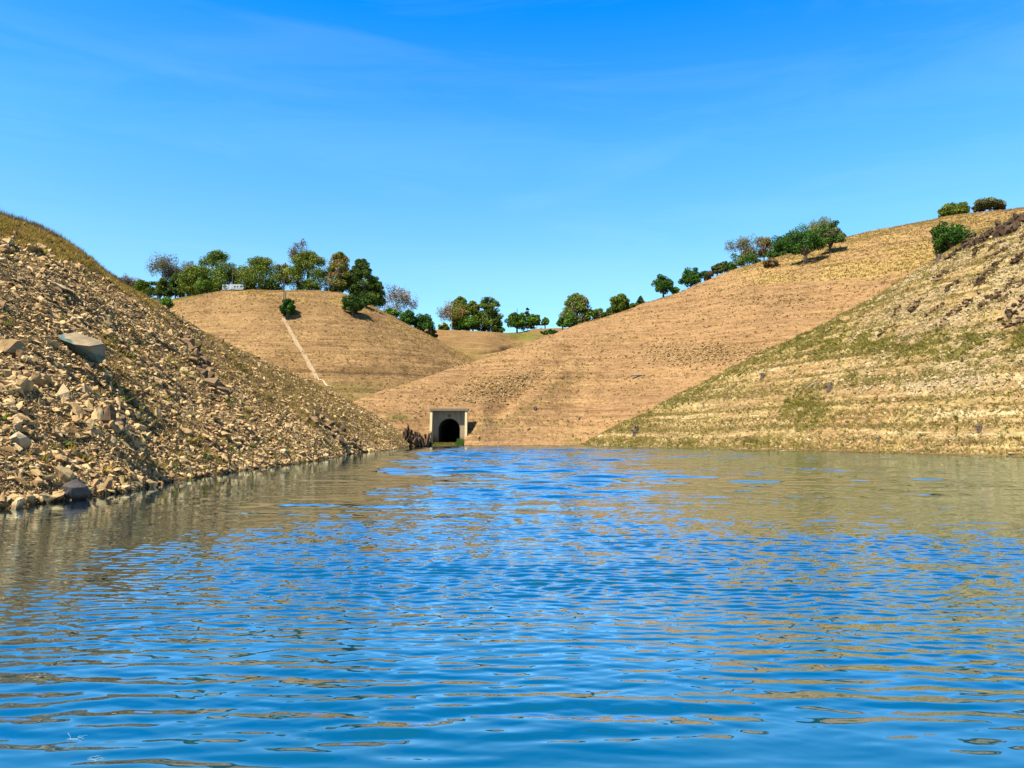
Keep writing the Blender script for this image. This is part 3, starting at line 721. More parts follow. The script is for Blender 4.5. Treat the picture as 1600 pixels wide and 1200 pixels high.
def water():
    n = int(math.log(260 / 2.5) / 0.0026)
    Y = 2.5 * np.exp(np.linspace(0, 1, n) * math.log(260 / 2.5))
    u = np.linspace(-0.9, 0.9, 1000)
    X = u[None] * Y[:, None]
    Yg = np.repeat(Y[:, None], len(u), 1)
    Z = np.zeros_like(X)
    lee = 1 - 0.72 * (1 - sstep(-8.5, -3.5, X + 2.2 * noise2(X / 4, Yg / 3, 71))) * sstep(6, 9, Yg)
    she = 1 - 0.35 * sstep(-1, 4, X - 0.13 * Yg + 2.0 * noise2(X / 5, Yg / 4, 72)) * sstep(14, 20, Yg)
    r = np.random.default_rng(5)
    patch = 0.55 + 0.75 * sstep(-0.5, 0.6, fbm(X / 5.0, Yg / 3.2, 7, 2))
    dY = Y * 0.0026
    wx = X + 0.18 * noise2(X / 2.3, Yg / 1.7, 21); wy = Yg + 0.08 * noise2(X / 1.6, Yg / 1.9, 22)
    ngain = np.interp(Y, [2.5, 6, 9, 13, 18], [0.92, 0.95, 0.85, 0.5, 0.3])[:, None]
    mgain = np.interp(Y, [2.5, 5, 7.5, 10, 17, 22, 30, 60], [0.10, 0.22, 1.1, 2.3, 2.7, 1.8, 1.0, 0.8])[:, None]
    for i in range(88):
        fine_ = i >= 36
        lam = float(np.clip((0.20 if fine_ else 0.42) * math.exp(r.normal(0, 0.30)), 0.12, 1.0))
        th = r.normal(0, 0.30 if fine_ else 0.15)
        kx, ky = math.sin(th) * 2 * math.pi / lam, math.cos(th) * 2 * math.pi / lam
        slope = 0.0195 if fine_ else 0.0235
        att = np.clip((lam / (3.6 * dY) - 0.6) / 1.0, 0, 1)[:, None]
        ph = kx * wx + ky * wy + r.random() * 6.28
        env = 0.5 + noise2(X / (lam * (11 if fine_ else 6)) + i * 7.1, Yg / (lam * 6) - i * 3.3, 100 + i) * 1.1
        Z += att * (mgain if fine_ else ngain) * lee * she * patch * np.clip(env, 0, 1.4) * slope / (2 * math.pi / lam) * (np.sin(ph) + 0.25 * np.cos(2 * ph))
    # longer wind waves up at the head of the inlet
    head = np.interp(Y, [16, 24, 40, 60, 90, 230], [0.0, 0.55, 0.75, 0.9, 1.1, 1.0])[:, None] * (0.55 + 0.75 * sstep(-0.4, 0.5, fbm(X / 26, Yg / 18, 401, 2)))
    head = head * sstep(3, 14, X - np.interp(Yg, [20, 60, 110, 200], [-14.7, -17.5, -21.5, -26.5])) * (1 - 0.62 * sstep(0.04, 0.26, X / Yg) * (1 - sstep(150, 200, Yg)))
    for i in range(30):
        lam = 0.9 * (3.4 / 0.9) ** r.random()
        th = r.normal(0, 0.28)
        att = np.clip((lam / (3.4 * dY) - 0.6) / 1.0, 0, 1)[:, None]
        ph = math.sin(th) * 2 * math.pi / lam * X + math.cos(th) * 2 * math.pi / lam * Yg + r.random() * 6.28
        Z += att * head * 0.042 / (2 * math.pi / lam) * np.sin(ph)
    Z *= sstep(2.5, 3.0, Yg) * (1 - sstep(0.78, 0.89, np.abs(u)))[None]
    # side and rear sheets joined on at the same level
    V = np.stack([X, Yg, Z], -1)
    Lf = np.stack([np.full(n, -420.0), Y, np.zeros(n)], -1)[:, None]; Rt = np.stack([np.full(n, 420.0), Y, np.zeros(n)], -1)[:, None]
    V = np.concatenate([Lf, V, Rt], 1)
    rear = V[:1].copy(); rear[..., 1] = -400; rear[..., 2] = 0
    V = np.concatenate([rear, V], 0)
    V[:, 1, 2] = 0; V[:, -2, 2] = 0
    nr, nc = V.shape[:2]
    idx = np.arange(nr * nc).reshape(nr, nc)
    f = np.stack([idx[:-1, :-1], idx[:-1, 1:], idx[1:, 1:], idx[1:, :-1]], -1).reshape(-1, 4)
    o = link('water', mesh_from('water', V.reshape(-1, 3), [f], M['water'], smooth=True))
    tag(o, kind='structure')
water()

# ------------------------------------------------------------------ stones
def hull_shape(seed, dims=(1, 0.75, 0.5), n=13, boxy=0.6):
    r = random.Random(seed)
    bm = bmesh.new()
    for _ in range(n):
        v = Vector((r.gauss(0, 1), r.gauss(0, 1), r.gauss(0, 1))).normalized()
        m = max(abs(v.x), abs(v.y), abs(v.z))
        v = v * (1 - boxy) + v / m * boxy * 0.85
        v *= r.uniform(0.8, 1.05)
        bm.verts.new((v.x * dims[0] / 2, v.y * dims[1] / 2, v.z * dims[2] / 2))
    res = bmesh.ops.convex_hull(bm, input=bm.verts)
    bmesh.ops.delete(bm, geom=[e for e in res['geom_interior'] if isinstance(e, bmesh.types.BMVert)], context='VERTS')
    bmesh.ops.triangulate(bm, faces=bm.faces)
    bm.verts.index_update()
    V = np.array([v.co[:] for v in bm.verts]); Ft = np.array([[v.index for v in f.verts] for f in bm.faces])
    bm.free()
    return V, Ft

def craggy(V, Ft, seed=0, amt=0.05, cuts=2):
    """split the faces and break them up so that edges chip and faces step"""
    bm = bmesh.new()
    vs = [bm.verts.new(v) for v in V]
    for f in Ft: bm.faces.new([vs[i] for i in f])
    bmesh.ops.subdivide_edges(bm, edges=bm.edges, cuts=cuts, use_grid_fill=True)
    bmesh.ops.triangulate(bm, faces=bm.faces)
    bm.normal_update()
    P_ = np.array([v.co[:] for v in bm.verts]); Nn = np.array([v.normal[:] for v in bm.verts])
    k = noise2(P_[:, 0] * 4 + P_[:, 2] * 2.3, P_[:, 1] * 4 - P_[:, 2] * 3.1, seed) + 0.6 * noise2(P_[:, 0] * 9 + P_[:, 2] * 7, P_[:, 1] * 9 + P_[:, 2] * 5, seed + 9)
    k = np.round(k * 3) / 3 * 0.6 + 0.4 * k
    P_ = P_ + Nn * (k * amt)[:, None]
    bm.verts.index_update(); Fo = np.array([[v.index for v in f.verts] for f in bm.faces])
    bm.free()
    return P_, Fo

SHAPES = [hull_shape(100 + i, (1, random.uniform(0.4, 0.85), random.uniform(0.16, 0.5)), random.choice([9, 10, 12])) for i in range(16)]

def frames(nrm, n, tilt):
    """rotation matrices: lie along the slope, turned at random, tilted a little"""
    up = nrm * 0.6 + np.array([0, 0, 0.4]) + RNG.normal(0, tilt, (n, 3))
    up /= np.linalg.norm(up, axis=1, keepdims=True)
    a = RNG.normal(0, 1, (n, 3)); a -= (a * up).sum(1, keepdims=True) * up
    a /= np.linalg.norm(a, axis=1, keepdims=True)
    return np.stack([a, np.cross(up, a), up], -1)

def scatter(hill, n, weight, size_fn, shapes, name, mat, tilt=0.35, sink=0.15):
    p, nr, r, c = hill.sample(n, weight)
    s = size_fn(n, p)
    Rm = frames(nr, n, tilt)
    which = RNG.integers(0, len(shapes), n)
    Vs, Fs, Cs, off = [], [], [], 0
    for k, (V, Ft) in enumerate(shapes):
        i = np.where(which == k)[0]
        if not len(i): continue
        W = np.einsum('nij,vj->nvi', Rm[i], V) * s[i][:, None, None] + p[i][:, None, :] + nr[i][:, None, :] * (s[i] * (0.25 - sink))[:, None, None]
        Vs.append(W.reshape(-1, 3))
        Fs.append((Ft[None] + (np.arange(len(i)) * len(V))[:, None, None] + off).reshape(-1, 3))
        tone = np.repeat(RNG.random(len(i)), len(V))
        Cs.append(np.stack([tone, tone, tone, np.ones_like(tone)], 1))
        off += len(i) * len(V)
    o = link(name, mesh_from(name, np.concatenate(Vs), [np.concatenate(Fs)], mat, np.concatenate(Cs)))
    return tag(o, kind='stuff')

dist = np.hypot(bank.P[..., 0], bank.P[..., 1])
vis = (bank.px > -450) & (bank.px < 680)
front = (bank.T <= 1.0) & (bank.T > -0.02) & vis
w = np.where(front, bank.stony ** 1.3 / np.maximum(dist, 18) ** 1.25, 0)
def bank_sizes(n, p):
    d = np.hypot(p[:, 0], p[:, 1])
    return np.clip(0.068 * (1 - RNG.random(n)) ** -0.46, 0.068, 0.65) * np.clip((d / 42) ** 0.35, 0.75, 1.7)
scatter(bank, 270000, w, bank_sizes, SHAPES, 'scree', M['rock'], tilt=0.62)
nd = np.hypot(near.P[..., 0], near.P[..., 1])
w = np.where((near.T <= 1.0) & (near.T > 0), (near.cover[..., 1] ** 1.5 + 0.06 + 0.5 * sstep(1250, 1400, near.px) * np.exp(-((near.py - 600) / 14) ** 2)), 0)
w = np.where((near.px > 860) & (near.px < 1800), w, 0)
scatter(near, 16000, w, lambda n, p: np.clip(0.26 * (1 - RNG.random(n)) ** -0.4, 0.26, 0.9), SHAPES, 'loose_stones', M['loose'])
w = np.where((big.T <= 1.0) & (big.T > 0), big.rocky + 0.004, 0)
w = np.where(big.drop | ((big.px > 660) & (big.px < 735) & (big.py > 635)), 0, w)
scatter(big, 6500, w, lambda n, p: np.clip(0.4 * (1 - RNG.random(n)) ** -0.4, 0.4, 1.3), SHAPES, 'hillside_rubble', M['rubble'])

# stones one can tell apart
ROCK_MESH = {}
def rock_mesh(kind, i):
    if (kind, i) not in ROCK_MESH:
        dims = {'rock': (1, 0.74, 0.5), 'slab': (1, 0.62, 0.2), 'upright': (0.7, 0.45, 1.0), 'round': (1, 0.9, 0.85)}[kind]
        V, Ft = craggy(*hull_shape(500 + i * 7 + hash_kind(kind), dims, 30 if kind == 'round' else 14, 0.3 if kind == 'round' else 0.65), seed=i, amt=0.02 if kind == 'round' else 0.032)
        ROCK_MESH[(kind, i)] = (V, Ft)
    return ROCK_MESH[(kind, i)]
def hash_kind(k): return {'rock': 0, 'slab': 1000, 'upright': 2000, 'round': 3000}[k]
SHARED = {}
def place_rock(name, hill, px, py, size, kind, mat, label, cat, group=None, shape=0, rot=None, sink=0.1, tilt=0.25, pos=None):
    key = (kind, shape, mat)
    if key not in SHARED:
        V, Ft = rock_mesh(kind, shape)
        SHARED[key] = mesh_from(name, V, [Ft], M[mat])
    p = pos if pos is not None else hill.at(px, py)
    n = hill.normal_at(p)
    up = (n * 0.5 + Vector((0, 0, 0.5)) + Vector((random.gauss(0, tilt), random.gauss(0, tilt), 0))).normalized()
    q = up.to_track_quat('Z', 'Y')
    o = link(name, SHARED[key])
    hgt = {'rock': 0.5, 'slab': 0.2, 'upright': 1.0, 'round': 0.85}[kind]
    o.location = p + n * size * hgt * (0.5 - sink - 0.2)
    o.rotation_mode = 'XYZ'
    o.rotation_euler = (q @ Matrix.Rotation(random.uniform(0, 6.28) if rot is None else rot, 3, 'Z').to_quaternion()).to_euler()
    o.scale = (size, size, size)
    return tag(o, label, cat, group)

def boulder_big():
    """the big flat boulder: pale top, blue-green face beneath with its shade painted in"""
    p = bank.at(128, 552)
    Y = p.y; s = Y / F
    bm = bmesh.new()
    W, Hh, Dp = 70 * s, 46 * s, 50 * s
    top = [(-0.50, -0.05, 0.62), (-0.28, 0.42, 0.80), (0.20, 0.48, 0.55), (0.44, 0.25, 0.38), (0.34, -0.32, 0.22), (0.05, -0.46, 0.26), (-0.30, -0.34, 0.44)]
    low = [(-0.46, -0.02, 0.45), (-0.26, 0.45, 0.3), (0.22, 0.5, 0.1), (0.5, 0.22, -0.12), (0.42, 0.06, -0.34), (0.16, 0.02, -0.25), (-0.2, -0.05, 0.12)]
    for x, y, z in top + low: bm.verts.new((x * W, y * Dp, z * Hh))
    bmesh.ops.convex_hull(bm, input=bm.verts)
    me = bpy.data.meshes.new('boulder')
    bm.to_mesh(me); bm.free()
    m, nt, ns, lk, b = new_mat('boulder_painted_shade')
    g = N(nt, 'ShaderNodeTexCoord')
    sp = N(nt, 'ShaderNodeSeparateXYZ'); lk.new(g.outputs['Object'], sp.inputs[0])
    n1 = noise_node(nt, g.outputs['Object'], 1.6, 5, 0.65)
    # the pale skin lies on the upper plane of the block; the blue-green face below has its shade painted into the colour
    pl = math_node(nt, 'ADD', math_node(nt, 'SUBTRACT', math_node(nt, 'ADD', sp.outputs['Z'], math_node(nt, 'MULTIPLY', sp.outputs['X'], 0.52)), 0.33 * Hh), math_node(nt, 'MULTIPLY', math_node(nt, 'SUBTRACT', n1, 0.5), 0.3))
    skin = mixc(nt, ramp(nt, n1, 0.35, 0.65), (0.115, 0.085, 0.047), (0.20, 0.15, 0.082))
    shaded_face = mixc(nt, ramp(nt, n1, 0.35, 0.65), (0.025, 0.046, 0.036), (0.078, 0.107, 0.085))
    lk.new(mixc(nt, ramp(nt, pl, -0.05, 0.03), shaded_face, skin), b.inputs['Base Color'])
    b.inputs['Roughness'].default_value = 0.85
    bp = N(nt, 'ShaderNodeBump', Strength=0.4, Distance=0.08); lk.new(n1, bp.inputs['Height']); lk.new(bp.outputs[0], b.inputs['Normal'])
    me.materials.append(m)
    o = link('boulder', me, loc=p + Vector((0, -0.1, 0.02 * Hh)))
    tag(o, 'large flat topped boulder with a shaded blue green broken face amid the left bank scree', 'boulder')
boulder_big()

SPECIAL = [
    (92, 622, 1.15, 'upright', 'rock_pale', 'pale pointed boulder with one bright face above a black shadow', 1),
    (128, 612, 1.0, 'rock', 'rock_pale', 'cream slanted boulder uphill right of the pale pointed boulder', 2),
    (116, 645, 1.1, 'rock', 'rock', 'wide wedge shaped boulder just below the pale pointed boulder', 3),
    (90, 677, 0.62, 'rock', 'rock_pale', 'squarish cream boulder standing alone low on the left bank', 4),
    (26, 692, 0.75, 'round', 'rock_pale', 'rounded pale lichen covered boulder near the picture edge', 1),
    (111, 778, 0.98, 'round', 'rock_round', 'dark rounded boulder at the waterline of the left bank', 2),
    (86, 779, 0.85, 'slab', 'rock', 'flat tilted slab at the waterline beside the dark rounded boulder', 1),
    (194, 765, 0.55, 'rock', 'rock_pale', 'pale block at the water edge right of the dark rounded boulder', 6),
    (166, 660, 1.25, 'upright', 'rock_slate', 'dark upright slab with purple grey face in the scree', 3),
    (188, 664, 0.9, 'upright', 'rock_slate', 'narrow dark upright slab beside the purple grey one', 4),
    (116, 722, 0.42, 'rock', 'rock_pale', 'small cream cube of rock below the long reddish slab', 5),
    (86, 716, 1.0, 'slab', 'rock', 'long reddish tan slab lying downslope above the dark rounded boulder', 2),
    (92, 446, 2.6, 'slab', 'rock_pale', 'broad pale slab high in the scree near the grassy crest', 3),
    (14, 548, 1.6, 'rock', 'rock', 'blocky outcrop boulder with black shadow at the picture edge', 7),
    (22, 668, 0.7, 'upright', 'rock_pale', 'bright leaning stone at the picture edge above the lichen boulder', 5),
    (52, 392, 2.2, 'slab', 'rock', 'jutting ledge stone at the top of the scree under the grass', 4),
    (335, 655, 1.5, 'slab', 'rock_pale', 'long pale slab in the scree halfway along the left bank', 5),
    (350, 717, 0.95, 'rock', 'rock', 'pinkish block near the water halfway along the left bank', 8),
]
for px, py, s, kd, mt, lb, sh in SPECIAL:
    place_rock('boulder', bank, px, py, s, kd, mt, lb, 'boulder', None, sh)

def cluster(cx, cy, rx, ry, n, smin, smax, kinds, mat, label, group, name='rock'):
    for _ in range(n):
        a, q = random.uniform(0, 6.28), math.sqrt(random.random())
        px, py = cx + rx * q * math.cos(a), cy + ry * q * math.sin(a)
        place_rock(name, bank, px, py, random.uniform(smin, smax), random.choice(kinds), mat, label, 'rock', group, random.randrange(8), tilt=0.35)
for cx, cy in [(292, 532), (302, 548), (312, 562), (318, 576), (326, 592), (336, 604)]:
    cluster(cx, cy, 14, 9, 8, 0.7, 1.9, ['rock', 'slab', 'upright', 'rock'], 'rock_slate', 'dark angular rock of the jagged ledge halfway up the left bank', 'rocks of the upper jagged ledge')
for cx, cy in [(492, 652), (510, 664), (527, 674), (545, 684), (555, 690)]:
    cluster(cx, cy, 14, 6, 6, 0.9, 2.3, ['rock', 'slab', 'upright'], 'rock_slate', 'dark angular rock of the low ledge near the tip of the left bank', 'rocks of the low ledge')
cluster(40, 590, 45, 30, 30, 0.4, 0.9, ['rock', 'rock', 'upright'], 'rock', 'block of the broken outcrop with black gaps at the near left', 'blocks of the near left outcrop')
cluster(150, 655, 40, 30, 14, 0.5, 0.9, ['rock', 'upright'], 'rock', 'chunky stone around the dark upright slabs', 'stones around the upright slabs')
cluster(30, 385, 40, 10, 9, 0.9, 1.7, ['rock', 'slab'], 'rock', 'stone along the top edge of the scree below the grass', 'stones along the top of the scree')
for px, py in [(20, 786), (45, 783), (70, 782), (140, 772), (155, 771), (215, 760), (232, 757), (262, 750), (285, 746), (310, 742), (352, 736), (376, 732), (420, 727), (452, 723)]:
    place_rock('rock', bank, px, py - 2, random.uniform(0.35, 0.7), 'rock', 'rock', 'stone lying along the water edge of the left bank', 'rock', 'stones along the water edge', random.randrange(8))
w = np.where(front & (bank.px > 0) & (bank.px < 620), bank.stony ** 1.5 / np.maximum(dist, 20) ** 1.0, 0)
pp, _, _, _ = bank.sample(128, w)
for p in pp:
    place_rock('rock', bank, 0, 0, min(1.3, 0.5 * (1 - random.random()) ** -0.35), random.choice(['rock', 'rock', 'slab', 'upright']), random.choice(['rock', 'rock', 'rock_pale']),
               'loose angular tan rock lying in the open scree of the left bank', 'rock', 'loose rocks in the scree', random.randrange(8), pos=Vector(p))

def outcrop(hill, px, py, w, h, n, mat, label, group=None, seed=0, upright=False, chunk=1.0):
    """bedrock breaking through the slope: one piece of stacked slabs"""
    r = random.Random(seed * 13 + int(px) * 7 + int(py))
    c = hill.at(px, py)
    nrm = hill.normal_at(c)
    mb = MB()
    Vb, Fb = hull_shape(r.randrange(10 ** 6), (w * 1.15, w * 0.7, h * 0.4), 22, 0.3)
    Vb = Vb + np.stack([0 * Vb[:, 0], 0 * Vb[:, 0], -(nrm.x * Vb[:, 0] + nrm.y * Vb[:, 1]) / max(nrm.z, 0.3) - 0.20 * h], 1)
    mb.add(Vb, Fb, (0.5, 0.5, 0.5, 1))
    for i in range(n):
        dims = (r.uniform(0.10, 0.30) * w * chunk, r.uniform(0.10, 0.25) * w * chunk, r.uniform(0.35, 0.85) * h)
        if upright: dims = (r.uniform(0.10, 0.22) * w, r.uniform(0.25, 0.5) * w, r.uniform(0.6, 1.0) * h)
        V, Ft = hull_shape(r.randrange(10 ** 6), dims, 12, 0.6)
        rot = np.array(Matrix.Rotation(r.uniform(-0.5, 0.5), 3, 'Z') @ Matrix.Rotation(r.uniform(-0.25, 0.25), 3, 'Y') @ Matrix.Rotation(r.uniform(-0.2, 0.2), 3, 'X'))
        off = np.array([max(-0.55, min(0.55, r.gauss(0, 0.26))) * w, max(-0.35, min(0.35, r.gauss(0, 0.16))) * w, 0.0])
        off[2] = -(nrm.x * off[0] + nrm.y * off[1]) / max(nrm.z, 0.3) + dims[2] * 0.22
        t = r.random()
        mb.add(V @ rot.T + off, Ft, (t, t, t, 1))
    o = mb.build('rock_outcrop', M[mat], loc=c)
    return tag(o, label, 'rock outcrop', group)

for i, (px, py) in enumerate([(1432, 473), (1495, 479), (1479, 497), (1545, 468), (1568, 463), (1537, 429), (1487, 442), (1574, 449), (1597, 440), (1555, 414), (1471, 426), (1395, 492), (1382, 510), (1576, 494), (1593, 500), (1553, 379), (1595, 376), (1560, 390), (1526, 390), (1535, 429), (1593, 394), (1510, 470), (1460, 480), (1585, 482)]):
    outcrop(near, px, py, random.uniform(2.2, 4.6), random.uniform(0.7, 1.2), random.randrange(14, 24), 'rock_dark', 'low dark brown outcrop breaking through the near right hillside', 'dark outcrops on the near right hillside', i)
for i, (px, py) in enumerate([(1594, 341), (1581, 349), (1570, 355), (1557, 359), (1542, 364), (1534, 368), (1526, 372), (1516, 376), (1507, 384), (1497, 388), (1488, 393)]):
    k = (px - 1480) / 120
    outcrop(near, px, py, 2.8 + 2.2 * k, 1.1 + 1.9 * k, 12, 'rock_crag', 'dark craggy rock along the skyline ridge of the near right hill', 'dark crags along the right ridge', 40 + i, chunk=1.8)
place_rock('boulder', near, 1491, 453, 1.0, 'rock', 'rock_pale', 'lone whitish boulder among dark outcrops on the near right hillside', 'boulder', None, 3)
outcrop(big, 651, 690, 5.8, 5.0, 40, 'rock_crag', 'jagged dark outcrop of upright slabs left of the tunnel mouth', None, 5, upright=True)

# ------------------------------------------------------------------ tunnel portal
def portal():
    root = empty('tunnel_portal', (TX, TY, 0.9), 0)
    tag(root, 'concrete tunnel portal with a black arched mouth at the head of the inlet', 'tunnel')
    HW, TOP = 4.35, 8.45                     # half width, height above the floor
    AR, SP = 2.9, 3.55                       # arch radius, springing height
    # headwall with the arch cut out
    n = 28
    arc = [(AR * math.cos(math.pi * (1 - i / n)), SP + AR * math.sin(math.pi * (1 - i / n))) for i in range(n + 1)]
    inner = [(-AR, 0)] + arc + [(AR, 0)]
    outer = []
    for x, z in inner:
        if z == 0: outer.append((math.copysign(HW, x), 0)); continue
        t = math.atan2(z - SP * 0.0, x)
        sx = HW / abs(math.cos(t)) if abs(math.cos(t)) > 1e-6 else 1e9
        sz = TOP / abs(math.sin(t))
        k = min(sx, sz); outer.append((k * math.cos(t), k * math.sin(t)))
    # keep the square corners
    mb = MB()
    m = len(inner)
    for y, flip in ((2.6, False), (3.4, True)):
        V = [(x, y, z) for x, z in inner] + [(x, y, z) for x, z in outer]
        Fq = [(i, i + 1, m + i + 1, m + i) for i in range(m - 1)]
        if not flip: Fq = [f[::-1] for f in Fq]
        mb.add(V, Fq)
    mb.add([(x, y, z) for y in (2.6, 3.4) for x, z in inner], [(i, i + 1, m + i + 1, m + i) for i in range(m - 1)])
    for cx in (-1, 1):                       # fill the corners the fan leaves
        mb.box(min(cx * HW, cx * (HW - 1.6)), max(cx * HW, cx * (HW - 1.6)), 2.62, 3.38, TOP - 1.9, TOP)
    mb.build('headwall', M['concrete'], root)
    # wing walls with a sloping outer face
    for s in (-1, 1):
        w = MB()
        x0, x1 = (s * HW, s * (HW + 0.62))
        w.prism([(3.4, -0.8), (3.4, TOP), (1.0, TOP), (-0.9, -0.8)], min(x0, x1), max(x0, x1))
        w.build('wing_wall', M['concrete_pale'], root)
    l = MB(); l.box(-HW - 0.75, HW + 0.95, 0.7, 3.6, TOP + 0.004, TOP + 0.62)
    l.build('lintel', M['concrete_dark'], root)
    p = MB(); p.box(-0.42, 0.42, 2.52, 2.596, 6.95, 7.3)
    p.build('plaque', M['dark'], root)
    # bore
    b = MB()
    prof = [(-AR, -0.6)] + arc + [(AR, -0.6)]
    k = len(prof)
    ys = [3.4, 8, 16, 26, 40]
    V = [(x, y, z) for y in ys for x, z in prof]
    Fq = [(j * k + i, j * k + (i + 1) % k, (j + 1) * k + (i + 1) % k, (j + 1) * k + i) for j in range(len(ys) - 1) for i in range(k)]
    b.add(V, Fq)
    b.add([(x, ys[-1], z) for x, z in prof], [tuple(range(k))])
    b.build('tunnel_bore', M['bore'], root)
    return root
portal()
# floor of the cutting, level with the tunnel floor
fl = MB()
g = 24
xs = np.linspace(TX - 8, TX + 6, g); ys = np.linspace(TY - 8, TY + 6, g)
X, Y = np.meshgrid(xs, ys)
Z = np.interp(Y, [TY - 8, TY - 4.5, TY - 2, TY + 6], [-0.9, 0.05, 0.75, 0.86]) + 0.12 * fbm(X / 2, Y / 2, 3)
idx = np.arange(g * g).reshape(g, g)
gf = np.stack([idx[:-1, :-1], idx[:-1, 1:], idx[1:, 1:], idx[1:, :-1]], -1).reshape(-1, 4)
cov = np.tile([0.3, 0, 0, 1.0], (g * g, 1))
tag(link('cutting_floor', mesh_from('cutting_floor', np.stack([X, Y, Z], -1).reshape(-1, 3), [gf], M['near_hill'], cov, smooth=True)), kind='structure')
bmx = MB()
bmx.tube([(TX - 6.0, TY - 1.6, 2.3), (TX - 3.9, TY - 2.6, 0.85)], [0.17, 0.17], 8)
tag(bmx.build('concrete_beam', M['concrete_pale']), 'pale slanting concrete beam at the foot of the left portal wall', 'beam')

# ------------------------------------------------------------------ drain strip on the middle hill
def drain():
    pts = [mid.at(443 + 54 * t, 494 + 96 * t ** 0.97) for t in np.linspace(0, 1, 26)]
    pts = [Vector((a.x, a.y, a.z)) for a in pts]
    x = np.array([p.x for p in pts]); y = np.array([p.y for p in pts]); z = np.array([p.z for p in pts])
    i = np.arange(len(x))
    fit = lambda v: np.polyval(np.polyfit(i, v, 3), i)
    x, y, z = fit(x), fit(y), fit(z)
    root = empty('drain_chute', (x[-1], y[-1], z[-1]))
    tag(root, 'pale narrow concrete chute running straight down the hill between the trees and the valley', 'drain')
    o = np.array([x[-1], y[-1], z[-1]])
    P0 = np.stack([x, y, z], 1) - o
    d = np.gradient(P0, axis=0); d[:, 2] = 0; d /= np.linalg.norm(d, axis=1, keepdims=True)
    s = np.stack([-d[:, 1], d[:, 0], 0 * d[:, 0]], 1)
    def strip(name, a, b_, z0, z1, mat):
        mb = MB(); n = len(P0)
        ring = np.concatenate([P0 + s * a + [0, 0, z0], P0 + s * b_ + [0, 0, z0], P0 + s * b_ + [0, 0, z1], P0 + s * a + [0, 0, z1]])
        Fq = [(k * n + j, k * n + j + 1, ((k + 1) % 4) * n + j + 1, ((k + 1) % 4) * n + j) for k in range(4) for j in range(n - 1)]
        mb.add(ring, Fq); mb.add(ring, [(0, n, 2 * n, 3 * n), (n - 1, 4 * n - 1, 3 * n - 1, 2 * n - 1)])
        return mb.build(name, mat, root)
    strip('channel', -0.35, 0.35, -1.5, 0.35, M['concrete_dull'])
    strip('kerb', -0.52, -0.353, -1.5, 0.5, M['concrete_dull'])
    strip('kerb', 0.353, 0.52, -1.5, 0.5, M['concrete_dull'])
    e = [mid.at(497 + 20 * t, 590 + 12 * t) + Vector((0, 0, 0.25)) - Vector(o) for t in np.linspace(0, 1, 6)]
    mb = MB(); mb.tube(e, [0.16] * 6, 6)
    mb.build('outlet_pipe', M['concrete_pale'], root)
drain()

# ------------------------------------------------------------------ trees
PAL = {
    'pine': ((0.032, 0.056, 0.006), (0.130, 0.175, 0.017)),
    'darkpine': ((0.018, 0.038, 0.006), (0.075, 0.110, 0.014)),
    'oak': ((0.014, 0.042, 0.006), (0.048, 0.115, 0.012)),
    'green': ((0.035, 0.085, 0.008), (0.110, 0.200, 0.018)),
    'euc': ((0.070, 0.070, 0.040), (0.150, 0.145, 0.070)),
    'rust': ((0.130, 0.070, 0.030), (0.230, 0.150, 0.060)),
    'purple': ((0.075, 0.050, 0.050), (0.150, 0.105, 0.085)),
    'olive': ((0.050, 0.064, 0.008), (0.165, 0.180, 0.024)),
    'dry': ((0.11, 0.070, 0.04), (0.20, 0.14, 0.08)),
}
def leaves(lumps, radii, per, size, pal, rng, mix=None, flat=0.8, aspect=0.7, droop=0.0):
    lumps = np.asarray(lumps, float); radii = np.asarray(radii, float)
    n = len(lumps) * per
    i = np.repeat(np.arange(len(lumps)), per)
    d = rng.normal(0, 1, (n, 3)); d /= np.linalg.norm(d, axis=1, keepdims=True)
    rr = (0.35 + 0.65 * rng.random(n) ** 0.5) * radii[i]
    c = lumps[i] + d * rr[:, None] * np.array([1, 1, flat])
    if droop: c[:, 2] -= droop * rng.random(n) * radii[i]
    a = rng.normal(0, 1, (n, 3)); a /= np.linalg.norm(a, axis=1, keepdims=True)
    b = np.cross(a, rng.normal(0, 1, (n, 3))); b /= np.linalg.norm(b, axis=1, keepdims=True)
    s = size * (0.6 + 0.8 * rng.random(n))
    a *= (s / 2)[:, None]; b *= (s / 2 * aspect)[:, None]
    V = np.stack([c - a, c + b, c + a, c - b], 1).reshape(-1, 3)
    F_ = np.arange(n * 4).reshape(n, 4)
    lo, hi = np.array(PAL[pal][0]), np.array(PAL[pal][1])
    tl = rng.random(len(lumps))
    t = np.clip(0.65 * tl[i] + 0.5 * rng.random(n) - 0.08, 0, 1)[:, None]
    colr = lo + (hi - lo) * t
    if mix:
        lo2, hi2 = np.array(PAL[mix][0]), np.array(PAL[mix][1])
        k = (rng.random(len(lumps)) < 0.4)[i][:, None]
        colr = np.where(k, lo2 + (hi2 - lo2) * t, colr)
    colr = colr * np.array([1.22, 1.20, 0.85]) * ALB
    C = np.concatenate([np.repeat(colr, 4, 0), np.ones((n * 4, 1))], 1)
    return V, F_, C

